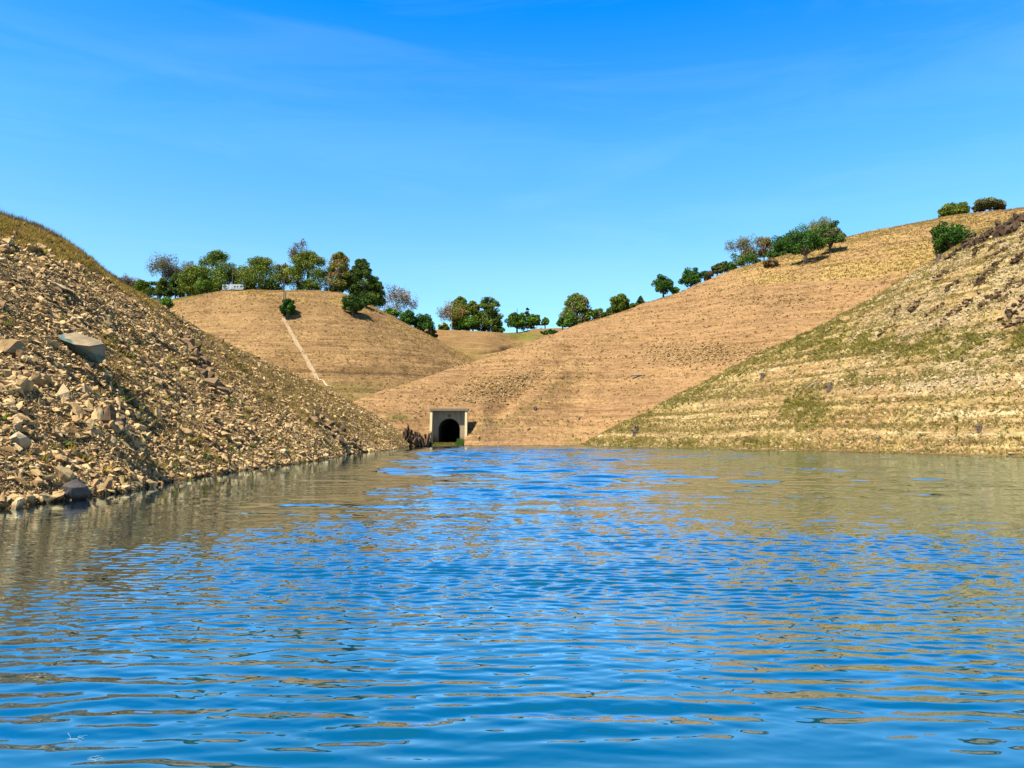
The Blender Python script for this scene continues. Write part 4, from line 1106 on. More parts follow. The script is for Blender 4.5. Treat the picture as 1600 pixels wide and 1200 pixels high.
def tree(kind, base, H, W, seed, label, cat='tree', group=None, name=None, pal=None, mix=None, lean=0.0, bark=None, trunk=None):
    rng = np.random.default_rng(seed + 1000); r = random.Random(seed)
    nm = name or {'pine': 'pine_tree', 'oak': 'oak_tree', 'euc': 'eucalyptus_tree', 'shrub': 'shrub', 'conifer': 'conifer_tree', 'bare': 'bare_tree'}[kind]
    root = empty(nm, base, 0)
    tag(root, label, cat, group)
    L, Rr = [], []
    p1, p2 = r.uniform(0, 6.28), r.uniform(0, 6.28)
    lobe = lambda a, e: 0.84 + 0.20 * math.sin(2 * a + p1) + 0.13 * math.sin(3 * a + 4 * e + p2)
    tb = MB(); bk = M[bark or ('pale_bark' if kind in ('euc', 'bare') else 'bark')]
    d = max(base[1], 50); px = d / 768.0
    lsz = max(0.42, 0.95 * px)
    if kind == 'pine':
        n = 95
        for _ in range(n):
            t = r.random() ** 0.85
            prof = np.interp(t, [0, 0.12, 0.35, 0.6, 0.8, 0.93, 1], [0.80, 0.95, 1.0, 0.90, 0.70, 0.44, 0.16])
            a = r.uniform(0, 6.283); q = math.sqrt(r.uniform(0.12, 1)) * W / 2 * prof * 0.84 * (0.25 + 0.75 * lobe(a, 3 * t)) * 1.12
            L.append((q * math.cos(a) + lean * t * H, q * math.sin(a), H * (0.05 + 0.88 * t) + r.uniform(-.3, .3))); Rr.append(W * r.uniform(0.12, 0.20) * (1 - 0.3 * t))
        V, F_, C = leaves(L, Rr, 170, lsz * 1.2, pal or 'pine', rng, mix, 0.72)
        tb.tube([(0, 0, -0.8), (0.1, 0, 0.3 * H), (lean * H * 0.8, 0, 0.9 * H)], [0.035 * W + 0.1, 0.03 * W + 0.06, 0.05], 7)
        for k in range(10):
            p = L[r.randrange(n)]; tb.tube([(lean * p[2] * 0.5, 0, p[2] * 0.72), p], [0.10, 0.03], 4)
    elif kind == 'conifer':
        n = 46
        for _ in range(n):
            t = r.random() ** 1.2
            a = r.uniform(0, 6.283); q = math.sqrt(r.uniform(0.2, 1)) * W / 2 * (1 - 0.92 * t)
            L.append((q * math.cos(a), q * math.sin(a), H * (0.06 + 0.90 * t))); Rr.append(W * r.uniform(0.13, 0.2) * (1 - 0.55 * t))
        V, F_, C = leaves(L, Rr, 90, lsz * 1.1, pal or 'darkpine', rng, mix, 0.55)
        tb.tube([(0, 0, -0.6), (0, 0, 0.95 * H)], [0.16, 0.03], 6)
    elif kind == 'oak':
        n = 62; bt = trunk or 0.20
        for _ in range(n):
            a = r.uniform(0, 6.283); el = math.asin(r.uniform(-0.35, 1.0)); q = r.uniform(0.45, 1) ** 0.6 * lobe(a, el) * 1.12
            L.append((W / 2 * 0.85 * q * math.cos(a) * math.cos(el), W / 2 * 0.85 * q * math.sin(a) * math.cos(el), H * (bt + (0.93 - bt) * (0.34 + 0.62 * q * math.sin(el))))); Rr.append(W * r.uniform(0.11, 0.18))
        V, F_, C = leaves(L, Rr, 160, lsz * 1.15, pal or 'oak', rng, mix, 0.75)
        tb.tube([(0, 0, -0.8), (0.05 * W * r.uniform(-1, 1), 0, H * (bt + 0.15))], [0.035 * W + 0.1, 0.028 * W + 0.06], 8)
        for k in range(12):
            p = L[r.randrange(n)]; tb.tube([(0, 0, H * bt * 0.9), (p[0] * 0.55, p[1] * 0.55, p[2] * 0.75), p], [0.02 * W + 0.04, 0.012 * W + 0.03, 0.03], 5)
    elif kind in ('euc', 'bare'):
        n = 34; bt = trunk or 0.30
        hubs = [(r.uniform(-0.30, 0.30) * W + lean * H * 0.5, r.uniform(-0.3, 0.3) * W, H * r.uniform(bt + 0.12, 0.88)) for _ in range(7)]
        hubs.append((lean * H, 0, 0.93 * H))
        for k in range(n):
            h = hubs[k % len(hubs)]
            L.append((h[0] + r.gauss(0, 0.11) * W, h[1] + r.gauss(0, 0.12) * W, min(0.97 * H, h[2] + r.gauss(0, 0.05) * H))); Rr.append(W * r.uniform(0.11, 0.19))
        per = 190 if kind == 'euc' else 5
        V, F_, C = leaves(L, Rr, per, lsz * 1.2, pal or 'euc', rng, mix, 1.15, 0.5, 0.9)
        top = (lean * H * 0.6, 0, H * 0.62)
        tb.tube([(0, 0, -0.8), (lean * H * 0.2, 0, H * 0.3), top], [0.022 * H + 0.06, 0.018 * H + 0.05, 0.05], 7)
        for h in hubs:
            f = r.uniform(0.35, 0.9)
            tb.tube([(lean * H * 0.4 * f, 0, H * 0.55 * f), ((h[0]) * 0.6, h[1] * 0.6, h[2] * 0.8), h], [0.16, 0.10, 0.04], 5)
        for k in range(n):
            h = hubs[k % len(hubs)]; tb.tube([h, L[k]], [0.06, 0.03], 4)
    else:                                   # shrub: leaves down to the ground
        n = 34
        for _ in range(n):
            a = r.uniform(0, 6.283); el = math.asin(r.uniform(0.02, 1.0)); q = r.uniform(0.25, 1) ** 0.5 * lobe(a, el) * 1.12
            L.append((W / 2 * 0.84 * q * math.cos(a) * math.cos(el), W / 2 * 0.84 * q * math.sin(a) * math.cos(el), H * (0.10 + 0.76 * q * math.sin(el)))); Rr.append(min(W, H * 1.4) * r.uniform(0.13, 0.20))
        V, F_, C = leaves(L, Rr, 100, lsz * 1.15, pal or 'oak', rng, mix, 0.8)
        for k in range(7):
            p = L[r.randrange(n)]; tb.tube([(p[0] * 0.15, p[1] * 0.15, -0.5), (p[0] * 0.5, p[1] * 0.5, p[2] * 0.6), p], [0.08, 0.06, 0.03], 5)
    me = mesh_from('crown', V, [F_], M['leaf'], C)
    link('foliage' if kind == 'shrub' else 'crown', me, root)
    tb.build('stem' if kind == 'shrub' else 'trunk', bk, root)
    return root

TSEED = [0]
def T(kind, hill, px, base_py, top_py, wpx, label, back=0.0, **kw):
    """a tree whose foot is at (px, base_py) on the slope, or `back` metres behind the crest there, as tall as its top at top_py"""
    TSEED[0] += 1
    b = hill.at(px, base_py, back)
    a, s = slopes(px, top_py)
    if back > 0:
        b = Vector((a * b.y, b.y, b.z))
    H = CAM_H + s * b.y - b.z
    W = wpx / F * math.hypot(b.x, b.y) * {'pine': 1.28, 'euc': 1.2}.get(kind, 1.05)
    return tree(kind, b - Vector((0, 0, 0.1)), max(H, 1.2), W, TSEED[0], label, **kw)

g1 = 'trees on top of the hill behind the left bank'
# behind the left bank, on the middle hill's top
T('euc', mid, 205, 460, 431, 30, 'small purplish eucalyptus peeping over the left bank crest', 10, pal='purple', group=g1)
T('pine', mid, 222, 465, 437, 25, 'small round olive pine just right of the purplish eucalyptus over the bank', 6, group=g1, cat='pine')
T('euc', mid, 259, 462, 399, 40, 'tall open eucalyptus with a rusty purple top above bushy oaks', 8, pal='purple', mix='euc', group=g1, lean=0.02)
T('oak', mid, 250, 466, 430, 32, 'dark bushy oak beneath the tall rusty purple eucalyptus', 4, trunk=0.1, pal='darkpine', mix='olive', group=g1, cat='oak')
T('oak', mid, 275, 466, 424, 26, 'dense dark tree between the rusty eucalyptus and the picnic roof', 5, trunk=0.12, pal='darkpine', group=g1)
T('shrub', mid, 260, 475, 463, 26, 'low bright green shrub at the left end of the hilltop grove', 0, pal='green', group=g1, cat='shrub')
T('euc', mid, 289, 462, 411, 34, 'grey eucalyptus rising behind the olive pine near the picnic roof', 14, mix='purple', group=g1)
T('pine', mid, 305, 462, 415, 38, 'olive and rust tinted pine left of the tallest dark pine', 6, pal='olive', mix='pine', group=g1, cat='pine')
T('pine', mid, 338, 458, 391, 52, 'tallest broad dark pine standing left of the white trailer', 7, group=g1, cat='pine')
T('oak', mid, 322, 459, 430, 30, 'bright green low tree at the foot of the tallest broad pine', 3, trunk=0.08, pal='green', mix='pine', group=g1)
T('euc', mid, 366, 455, 420, 22, 'thin grey tree behind the white trailer', 16, pal='euc', mix='pine', group=g1)
T('pine', mid, 407, 453, 403, 62, 'wide rounded olive pine right of the white trailer', 8, group=g1, cat='pine', pal='pine', mix='olive')
T('euc', mid, 444, 453, 412, 22, 'thin see through eucalyptus behind the hilltop pole', 12, pal='purple', mix='euc', group=g1)
T('euc', mid, 467, 453, 374, 36, 'tallest eucalyptus with dark purple top beside the big olive pine', 12, pal='purple', mix='euc', group=g1, trunk=0.45)
T('pine', mid, 482, 455, 391, 54, 'big dense olive pine in front of the tallest eucalyptus', 6, pal='olive', mix='pine', group=g1, cat='pine')
T('bare', mid, 514, 455, 430, 30, 'bare tree with pale branches between two big pines', 3, pal='dry', group=g1)
T('pine', mid, 530, 457, 392, 36, 'olive brown pine with a pale trunk right of the bare tree', 5, pal='olive', mix='rust', group=g1, cat='pine', bark='pale_bark')
T('oak', mid, 548, 459, 414, 26, 'dark green tree squeezed between the brownish pine and the dark ones', 9, trunk=0.1, pal='darkpine', group=g1)
T('pine', mid, 565, 470, 401, 36, 'tall dark pine at the right shoulder of the hilltop grove', 3, pal='darkpine', group=g1, cat='pine')
T('pine', mid, 586, 480, 431, 28, 'lower dark pine stepping down the right shoulder of the hill', 3, pal='darkpine', mix='pine', group=g1, cat='pine')
T('shrub', mid, 572, 474, 458, 36, 'dark low bush under the tall pine on the right shoulder', 0, pal='darkpine', mix='oak', group=g1, cat='bush')
T('oak', mid, 450, 491, 466, 23, 'small lone oak on the open slope at the top of the concrete chute', 0, trunk=0.12, cat='oak')
T('oak', mid, 552, 487, 459, 32, 'lone dark oak with a short trunk on the slope below the tall pines', 0, trunk=0.14, pal='oak', mix='darkpine', cat='oak')
T('euc', mid, 620, 492, 449, 46, 'open rusty grey eucalyptus on the falling right shoulder of the hill', 14, pal='purple', mix='rust', group=g1, trunk=0.2)
T('shrub', mid, 612, 499, 480, 34, 'bright yellow green shrub below the open rusty eucalyptus', 1.5, pal='green', group=g1, cat='shrub')
T('oak', mid, 638, 507, 487, 36, 'dark round oak, upper of the pair stepping down to the valley', 1.5, trunk=0.05, group=g1, cat='oak')
T('oak', mid, 662, 519, 488, 38, 'dark round oak, lower of the pair stepping down to the valley', 2.0, trunk=0.05, group=g1, cat='oak')
T('shrub', mid, 675, 527, 514, 20, 'brownish grey leafless bush at the foot of the lower dark oak', 0.6, pal='dry', mix='darkpine', group=g1, cat='bush')
T('shrub', mid, 292, 460, 441, 36, 'dark understory bush below the grey eucalyptus left of the picnic roof', 9, pal='darkpine', mix='oak', group=g1, cat='bush')
T('shrub', mid, 345, 457, 438, 46, 'bright green bush spreading below the tallest broad pine', 5, pal='green', mix='pine', group=g1, cat='bush')
T('shrub', mid, 388, 453, 436, 30, 'olive bush between the white trailer and the wide rounded pine', 10, pal='pine', group=g1, cat='bush')
T('shrub', mid, 420, 453, 436, 36, 'dark bush at the foot of the wide rounded olive pine', 6, pal='darkpine', mix='pine', group=g1, cat='bush')
T('shrub', mid, 486, 454, 437, 50, 'olive bush at the foot of the big dense olive pine', 4, pal='pine', mix='darkpine', group=g1, cat='bush')
T('shrub', mid, 524, 457, 441, 36, 'dark bush around the foot of the bare tree', 7, pal='darkpine', mix='pine', group=g1, cat='bush')
T('shrub', mid, 562, 467, 440, 40, 'dark bush filling the gap beneath the tall dark pine', 6, pal='darkpine', group=g1, cat='bush')
# the saddle
g2 = 'trees along the far saddle'
T('euc', saddle, 706, 514, 473, 42, 'rust brown eucalyptus with a pale trunk on the far saddle', 4, pal='rust', mix='olive', group=g2)
T('pine', saddle, 719, 514, 461, 30, 'pine with a round crown behind the rust brown eucalyptus', 14, group=g2, cat='pine')
T('pine', saddle, 739, 515, 469, 26, 'olive pine in the middle of the saddle grove', 8, pal='olive', mix='pine', group=g2, cat='pine')
T('pine', saddle, 763, 517, 463, 38, 'tallest dark pine at the right of the saddle grove', 5, mix='darkpine', group=g2, cat='pine')
T('oak', saddle, 733, 515, 494, 32, 'low bright green tree in front of the saddle pines', 2, trunk=0.18, pal='green', group=g2)
T('conifer', saddle, 780, 518, 497, 18, 'short dark conifer at the right end of the saddle grove', 2, group=g2, cat='conifer')
T('shrub', saddle, 693, 514, 503, 24, 'olive bush left of the rust brown eucalyptus', 2, pal='olive', group=g2, cat='bush')
T('oak', saddle, 808, 520, 487, 33, 'rounded green oak standing alone right of the saddle grove', 2, group=g2, pal='green', mix='oak', cat='oak')
T('conifer', saddle, 824, 514, 480, 22, 'dark pointed conifer behind the rounded green oak', 8, group=g2, cat='conifer')
T('oak', saddle, 834, 513, 489, 20, 'bright green small oak touching the dark pointed conifer', 4, group=g2, pal='green', cat='oak')
T('oak', saddle, 852, 513, 496, 14, 'tiny thin green tree beside the picnic roof on the saddle', 6, trunk=0.4, group=g2, pal='green')
T('shrub', big, 861, 524, 514, 32, 'dark low bush where the golden hill meets the saddle', 3, group=g2, cat='bush', pal='oak')
# on the golden hill's skyline
g3 = 'trees on the skyline of the golden hill'
T('pine', big, 901, 505, 460, 42, 'large dense pine at the low end of the golden skyline', 12, group=g3, cat='pine', mix='euc')
T('oak', big, 879, 512, 494, 18, 'small oak left of the large dense pine', 12, group=g3, pal='green', mix='oak', cat='oak')
T('shrub', big, 893, 507, 490, 26, 'round bush in front of the large dense pine', 3, group=g3, cat='bush', pal='oak', mix='pine')
T('oak', big, 929, 493, 481, 28, 'spreading light oak right of the large dense pine', 8, group=g3, pal='green', mix='euc', trunk=0.1, cat='oak')
T('pine', big, 969, 487, 460, 29, 'lone pine halfway between the large pine and the dark oaks', 7, group=g3, cat='pine')
T('shrub', big, 954, 489, 478, 18, 'dark bush at the left foot of the lone skyline pine', 4, group=g3, pal='darkpine', cat='bush')
T('conifer', big, 1001, 480, 462, 13, 'tiny pointed conifer poking over the golden skyline', 6, group=g3, cat='conifer')
T('shrub', big, 990, 481, 471, 18, 'small olive bush beside the tiny pointed conifer', 4, group=g3, pal='pine', cat='bush')
T('oak', big, 1036, 466, 429, 34, 'dark blue green oak, left of the two lone skyline oaks', 6, group=g3, cat='oak', trunk=0.2)
T('shrub', big, 1056, 460, 446, 12, 'small green bush between the two lone skyline oaks', 5, group=g3, pal='green', cat='bush')
T('oak', big, 1080, 452, 418, 34, 'dense dark oak, right of the two lone skyline oaks', 6, group=g3, cat='oak', trunk=0.1)
T('euc', big, 1103, 442, 424, 16, 'low grey brown tree right of the dense dark oak', 12, group=g3, pal='purple', mix='darkpine')
T('oak', big, 1120, 434, 411, 16, 'small dark tree, first of two left of the long dark bush', 10, group=g3, pal='darkpine', mix='purple')
T('oak', big, 1132, 429, 408, 16, 'small dark tree, nearest to the long dark bush', 9, group=g3, pal='darkpine', mix='euc')
T('shrub', big, 1166, 417, 392, 58, 'long dark green bush below the paired eucalyptus on the skyline', 3, group=g3, pal='oak', mix='pine', cat='bush')
T('euc', big, 1160, 416, 371, 36, 'wider eucalyptus with rusty top behind the long dark bush', 16, group=g3, pal='euc', mix='purple')
T('euc', big, 1193, 406, 371, 26, 'narrower eucalyptus at the right end of the long dark bush', 14, group=g3, pal='euc', mix='rust')
T('oak', big, 1224, 405, 364, 38, 'dark oak leaning against the largest spreading skyline oak', 1.5, group=g3, cat='oak', trunk=0.14)
T('oak', big, 1256, 407, 352, 56, 'largest spreading dark oak on the golden hill', 0, group=g3, cat='oak', trunk=0.24)
T('euc', big, 1277, 387, 343, 38, 'pale olive eucalyptus rising behind the largest spreading oak', 12, group=g3, pal='olive', mix='euc')
T('oak', big, 1297, 391, 344, 42, 'grey green oak with thin crown right of the largest spreading oak', 0, group=g3, pal='oak', mix='euc', trunk=0.2, cat='oak')
T('shrub', big, 1316, 378, 364, 14, 'small dark bush right of the grey green oak', 4, group=g3, pal='darkpine', cat='bush')
T('shrub', big, 1203, 412, 402, 30, 'dry brown brush under the dark skyline oaks', 0, group=g3, pal='dry', cat='brush')
T('shrub', big, 1212, 408, 388, 34, 'dark bush filling the gap between the long dark bush and the spreading oaks', 2, group=g3, pal='oak', mix='darkpine', cat='bush')
T('shrub', big, 1238, 404, 384, 30, 'dark undergrowth between the trunks of the two spreading oaks', 3, group=g3, pal='oak', cat='bush')
T('shrub', big, 1281, 394, 370, 34, 'grey brown undergrowth between the largest oak and the grey green oak', 4, group=g3, pal='darkpine', mix='dry', cat='bush')
T('shrub', big, 1142, 424, 408, 26, 'small dark bush at the left foot of the long dark bush', 5, group=g3, pal='oak', mix='darkpine', cat='bush')
T('oak', big, 1487, 391, 346, 49, 'dense round oak on the golden slope behind the rocky ridge', 0, cat='oak', trunk=0.1)
T('oak', big, 1484, 340, 318, 24, 'left half of the twin olive trees on the high skyline', 5, trunk=0.08, pal='pine', mix='olive', group='trees on the high skyline')
T('oak', big, 1500, 337, 318, 24, 'right half of the twin olive trees on the high skyline', 6, trunk=0.08, pal='olive', mix='pine', group='trees on the high skyline')
T('shrub', big, 1474, 343, 331, 11, 'small bluish bush at the left of the twin olive trees', 4, pal='darkpine', cat='bush', group='trees on the high skyline')
T('oak', big, 1545, 330, 311, 34, 'umbrella shaped grey tree on the high skyline', 6, trunk=0.4, pal='euc', mix='darkpine', group='trees on the high skyline')
T('oak', big, 1529, 333, 321, 14, 'short purple grey tree left of the umbrella shaped tree', 7, trunk=0.3, pal='purple', group='trees on the high skyline')
T('oak', big, 1563, 329, 319, 12, 'tiny purple grey tree right of the umbrella shaped tree', 7, trunk=0.3, pal='purple', group='trees on the high skyline')

# ------------------------------------------------------------------ things on the hilltops
def pole(hill, px, base_py, top_py, label, back=0.0, arm=False):
    b = hill.at(px, base_py, back)
    a, s = slopes(px, top_py)
    if back: b = Vector((a * b.y, b.y, b.z))
    H = CAM_H + s * b.y - b.z
    root = empty('utility_pole', b); tag(root, label, 'pole')
    mb = MB(); mb.tube([(0, 0, -0.8), (0, 0, H)], [0.22, 0.16], 8); mb.build('post', M['pole'], root)
    if arm:
        mb = MB(); mb.box(-0.9, 0.9, -0.28, -0.16, H - 0.9, H - 0.72); mb.build('crossarm', M['pole'], root)
    return root
pole(mid, 364, 457, 415, 'tall dark wooden pole in front of the white trailer', 1.5, True)
pole(mid, 444, 470, 431, 'dark wooden pole above the lone oak at the head of the chute')
pole(mid, 447.5, 467, 456, 'short dark post just right of the pole at the head of the chute')
pole(saddle, 808, 516, 482, 'thin pole rising from the rounded oak on the saddle', 5)

def trailer():
    b = mid.brow(366) + Vector((0, 0, -0.1))
    a, _ = slopes(366, 450)
    b = Vector((a * b.y, b.y, b.z))
    root = empty('travel_trailer', b, R(-4)); tag(root, 'long white trailer with dark windows parked below the tallest pine', 'trailer')
    L, w, h = 9.4, 2.4, 2.25
    body = MB()
    prof = [(-L / 2, 0.55), (-L / 2 + 0.25, 0.45), (L / 2 - 0.5, 0.45), (L / 2, 0.9), (L / 2, h), (L / 2 - 0.35, h + 0.45), (-L / 2 + 0.2, h + 0.45), (-L / 2, h + 0.2)]
    n = len(prof)
    V = [(x, -w / 2, z) for x, z in prof] + [(x, w / 2, z) for x, z in prof]
    body.add(V, [(i, i + n, (i + 1) % n + n, (i + 1) % n) for i in range(n)])
    body.add(V, [tuple(range(n)), tuple(range(2 * n - 1, n - 1, -1))])
    body.build('body', M['white'], root)
    def panel(name, x0, x1, z0, z1, mat, par=root, d=0.02):
        mb = MB(); mb.box(x0, x1, -w / 2 - d, -w / 2 - 0.003, z0, z1); return mb.build(name, mat, par)
    for x0, x1 in ((-3.9, -3.1), (0.3, 1.2), (1.6, 2.3), (3.0, 4.2)):
        f = panel('window', x0, x1, 1.35, 2.1, M['grey'])
        mb = MB(); mb.box(x0 + 0.06, x1 - 0.06, -w / 2 - 0.03, -w / 2 - 0.022, 1.41, 2.04); mb.build('pane', M['glass'], f)
    panel('door', -1.6, -0.9, 0.6, 2.35, M['grey'])
    panel('stripe', -4.5, 4.5, 1.0, 1.12, M['dark'], d=0.012)
    for x in (-0.6, 0.35):
        mb = MB(); mb.tube([(x, -w / 2 - 0.05, 0.36), (x, -w / 2 + 0.25, 0.36)], [0.36, 0.36], 16); mb.build('wheel', M['rubber'], root)
    mb = MB(); mb.box(-1.0, 0.2, -0.5, 0.5, h + 0.452, h + 0.72); mb.build('roof_unit', M['white'], root)
    mb = MB(); mb.tube([(L / 2 - 0.1, -0.8, 0.6), (L / 2 + 1.2, 0, 0.5)], [0.06, 0.06], 6); mb.tube([(L / 2 - 0.1, 0.8, 0.6), (L / 2 + 1.2, 0, 0.5)], [0.06, 0.06], 6); mb.build('drawbar', M['dark'], root)
trailer()

def shelter(hill, px, back, wpx, hpx, label):
    b = hill.at(px, 500, back)
    a, _ = slopes(px, 510)
    b = Vector((a * b.y, b.y, b.z))
    W = wpx / F * b.y; H = hpx / F * b.y
    root = empty('picnic_shelter', b); tag(root, label, 'shelter')
    mb = MB(); mb.prism([(-2.2, H - 0.45), (0, H), (2.2, H - 0.45), (2.2, H - 0.62), (0, H - 0.2), (-2.2, H - 0.62)], -W / 2, W / 2); mb.build('roof', M['roof'], root)
    for x in (-W / 2 + 0.5, W / 2 - 0.5):
        for y in (-1.8, 1.8):
            mb = MB(); mb.box(x - 0.1, x + 0.1, y - 0.1, y + 0.1, -0.5, H - 0.52); mb.build('post', M['white'], root)
    t = empty('picnic_table', b + Vector((0.2, -0.3, 0))); tag(t, 'pale picnic table standing beneath the ' + ('saddle' if px > 600 else 'hilltop') + ' picnic roof', 'table')
    mb = MB(); mb.box(-0.9, 0.9, -0.38, 0.38, 0.70, 0.76); mb.build('tabletop', M['grey'], t)
    for y in (-0.7, 0.7):
        mb = MB(); mb.box(-0.9, 0.9, y - 0.14, y + 0.14, 0.42, 0.47); mb.build('bench', M['grey'], t)
    for x in (-0.6, 0.6):
        mb = MB(); mb.box(x - 0.05, x + 0.05, -0.72, 0.72, 0.3, 0.38); mb.box(x - 0.05, x + 0.05, -0.3, 0.3, -0.2, 0.29); mb.box(x - 0.05, x + 0.05, -0.25, 0.25, 0.385, 0.695); mb.build('trestle', M['dark'], t)
shelter(saddle, 845, 10, 15, 8, 'dark roofed picnic shelter on the far saddle skyline')
shelter(mid, 300, 5, 22, 10, 'dark roofed picnic shelter under the hilltop trees left of the trailer')

def car():
    b = mid.at(246, 470, 3); a, _ = slopes(246, 467); b = Vector((a * b.y, b.y, b.z))
    root = empty('parked_car', b, R(10)); tag(root, 'pale vehicle half hidden behind the left bank crest by the green shrub', 'car')
    prof = [(-2.2, 0.35), (2.2, 0.35), (2.2, 0.8), (1.3, 0.95), (0.7, 1.45), (-1.5, 1.5), (-2.1, 0.95), (-2.2, 0.8)]
    n = len(prof); V = [(x, -0.85, z) for x, z in prof] + [(x, 0.85, z) for x, z in prof]
    mb = MB(); mb.add(V, [(i, i + n, (i + 1) % n + n, (i + 1) % n) for i in range(n)]); mb.add(V, [tuple(range(n)), tuple(range(2 * n - 1, n - 1, -1))])
    mb.build('body', M['white'], root)
    mb = MB(); mb.add([(-1.7, -0.858, 0.98), (1.05, -0.858, 0.98), (0.62, -0.858, 1.38), (-1.4, -0.858, 1.42)], [(0, 1, 2, 3)]); mb.build('side_window', M['glass'], root)
    for x in (-1.35, 1.35):
        for y in (-0.87, 0.67):
            mb = MB(); mb.tube([(x, y, 0.32), (x, y + 0.2, 0.32)], [0.32, 0.32], 14); mb.build('wheel', M['rubber'], root)
car()

def stump(hill, px, py, size, label, seed, mat='dead_wood'):
    r = random.Random(seed); b = hill.at(px, py)
    mb = MB()
    mb.tube([(0, 0, -0.3 * size), (0.05 * size, 0, 0.35 * size), (0.12 * size, 0, 0.8 * size)], [0.34 * size, 0.26 * size, 0.16 * size], 9)
    for k in range(9):
        a = r.uniform(0, 6.28); l = size * r.uniform(0.5, 0.95)
        e = (l * math.cos(a) * 0.8, l * math.sin(a) * 0.6, r.uniform(0.0, 0.85) * size)
        mb.tube([(0, 0, 0.2 * size), (e[0] * 0.5, e[1] * 0.5, e[2] * 0.7 + 0.1 * size), e], [0.16 * size, 0.09 * size, 0.02 * size], 6)
    o = mb.build('tree_stump', M[mat], loc=b, smooth=False)
    tag(o, label, 'stump')
stump(near, 990, 674, 2.2, 'gnarled dark stump with roots near the shore tip of the near right hill', 1)
stump(near, 1530, 672, 0.9, 'small black stump low on the far right of the near hillside', 2)
stump(near, 1372, 688, 0.7, 'tiny dark stump near the waterline of the near right hill', 3)
stump(near, 1191, 590, 1.3, 'dark stump just under the green edge of the near right hill', 4)
stump(big, 836, 640, 1.2, 'dark spiky stump on the golden slope right of the tunnel', 5)
stump(big, 904, 654, 0.8, 'tiny dark stump low on the golden slope', 6)
stump(near, 1463, 404, 1.7, 'black snag at the top edge of the near hill left of the round oak', 7)
stump(near, 1295, 608, 1.4, 'dark root mass beside the green patch in the middle of the near hillside', 8)
def log(hill, px, py, L, ang, label, r0=0.16):
    b = hill.at(px, py)
    mb = MB(); c, s = math.cos(ang), math.sin(ang)
    mb.tube([(-L / 2 * c, 0, -L / 2 * s + 0.15), (0, -0.1, 0.25), (L / 2 * c, 0, L / 2 * s + 0.15)], [r0, r0 * 0.9, r0 * 0.4], 8)
    tag(mb.build('fallen_log', M['grey_wood'], loc=b), label, 'log')
log(big, 1000, 587, 5.5, 0.0, 'grey fallen log lying level across the middle of the golden slope', 0.28)
log(near, 1271, 601, 2.6, 0.5, 'bleached branch lying aslant on the near right hillside', 0.1)
log(near, 1222, 707, 2.2, 0.15, 'bleached driftwood lying at the shore of the near right hill', 0.16)

def weed(px, py, seed, label):
    r = random.Random(seed); p = Vector(shore(px, py)); mb = MB()
    if seed == 1:
        mb.tube([(-0.11, 0.10, 0.012), (-0.06, 0.04, 0.014), (-0.03, 0.0, 0.012)], [0.0007, 0.0009, 0.0009], 5)
    for k in range(6 if seed == 1 else 7):
        a = r.uniform(-0.5, 0.5); q = [(r.uniform(-0.06, 0.02), r.uniform(-0.03, 0.03), 0.012)]
        for i in range(4): q.append((q[-1][0] + 0.015 * math.cos(a), q[-1][1] + 0.014 * math.sin(a) + r.uniform(-0.008, 0.008), 0.012 + r.uniform(0, 0.008)))
        mb.tube(q, [0.0008, 0.0011, 0.001, 0.0008, 0.0005], 5)
    tag(mb.build('floating_fibre', M['fibre'], loc=p), label, 'fibre')
weed(118, 1157, 1, 'thin whitish strand with a curled tuft floating on the near water')
weed(146, 1190, 2, 'small feathery whitish tuft floating at the bottom edge of the water')

# ------------------------------------------------------------------ ground cover
def ledges(hill, period, seed):
    P_ = hill.P
    return 0.15 + sstep(-0.15, 0.45, noise2(P_[..., 2] / period + 0.5 * noise2(P_[..., 0] / 14, P_[..., 1] / 14, seed), 0.01 * P_[..., 0] + 0.3, seed + 1))

def tufts(hill, n, weight, hmin, hmax, spread, cols, name, blades=5, width=0.10, up=0.6, K=0.55):
    p, nr, r, c = hill.sample(n, weight)
    h = hmin + (hmax - hmin) * RNG.random(n) ** 1.7
    cols = np.array(cols) * K * ALB
    ci = cols[RNG.integers(0, len(cols), n)] * (0.75 + 0.5 * RNG.random((n, 1)))
    Vs, Cs = [], []
    for k in range(blades):
        a = RNG.random(n) * 6.283
        side = np.stack([np.cos(a), np.sin(a), 0 * a], 1)
        b = RNG.random(n) * 6.283
        lean = np.stack([np.cos(b), np.sin(b), 0 * b], 1) * (spread * RNG.random(n))[:, None]
        foot = p + lean * (h * 0.35)[:, None] - np.array([0, 0, 0.05])
        tip = foot + (np.array([0, 0, 1.0]) * up + lean + nr * 0.25) * h[:, None]
        wv = side * (h * width)[:, None]
        Vs.append(np.stack([foot - wv, foot + wv, tip], 1)); Cs.append(ci * (0.8 + 0.4 * RNG.random((n, 1))))
    V = np.stack(Vs, 1).reshape(-1, 3)
    C = np.repeat(np.stack(Cs, 1).reshape(-1, 3), 3, 0)
    C = np.concatenate([np.clip(C, 0, 1), np.ones((len(C), 1))], 1)
    o = link(name, mesh_from(name, V, [np.arange(len(V)).reshape(-1, 3)], M['grass'], C))
    return tag(o, kind='stuff')

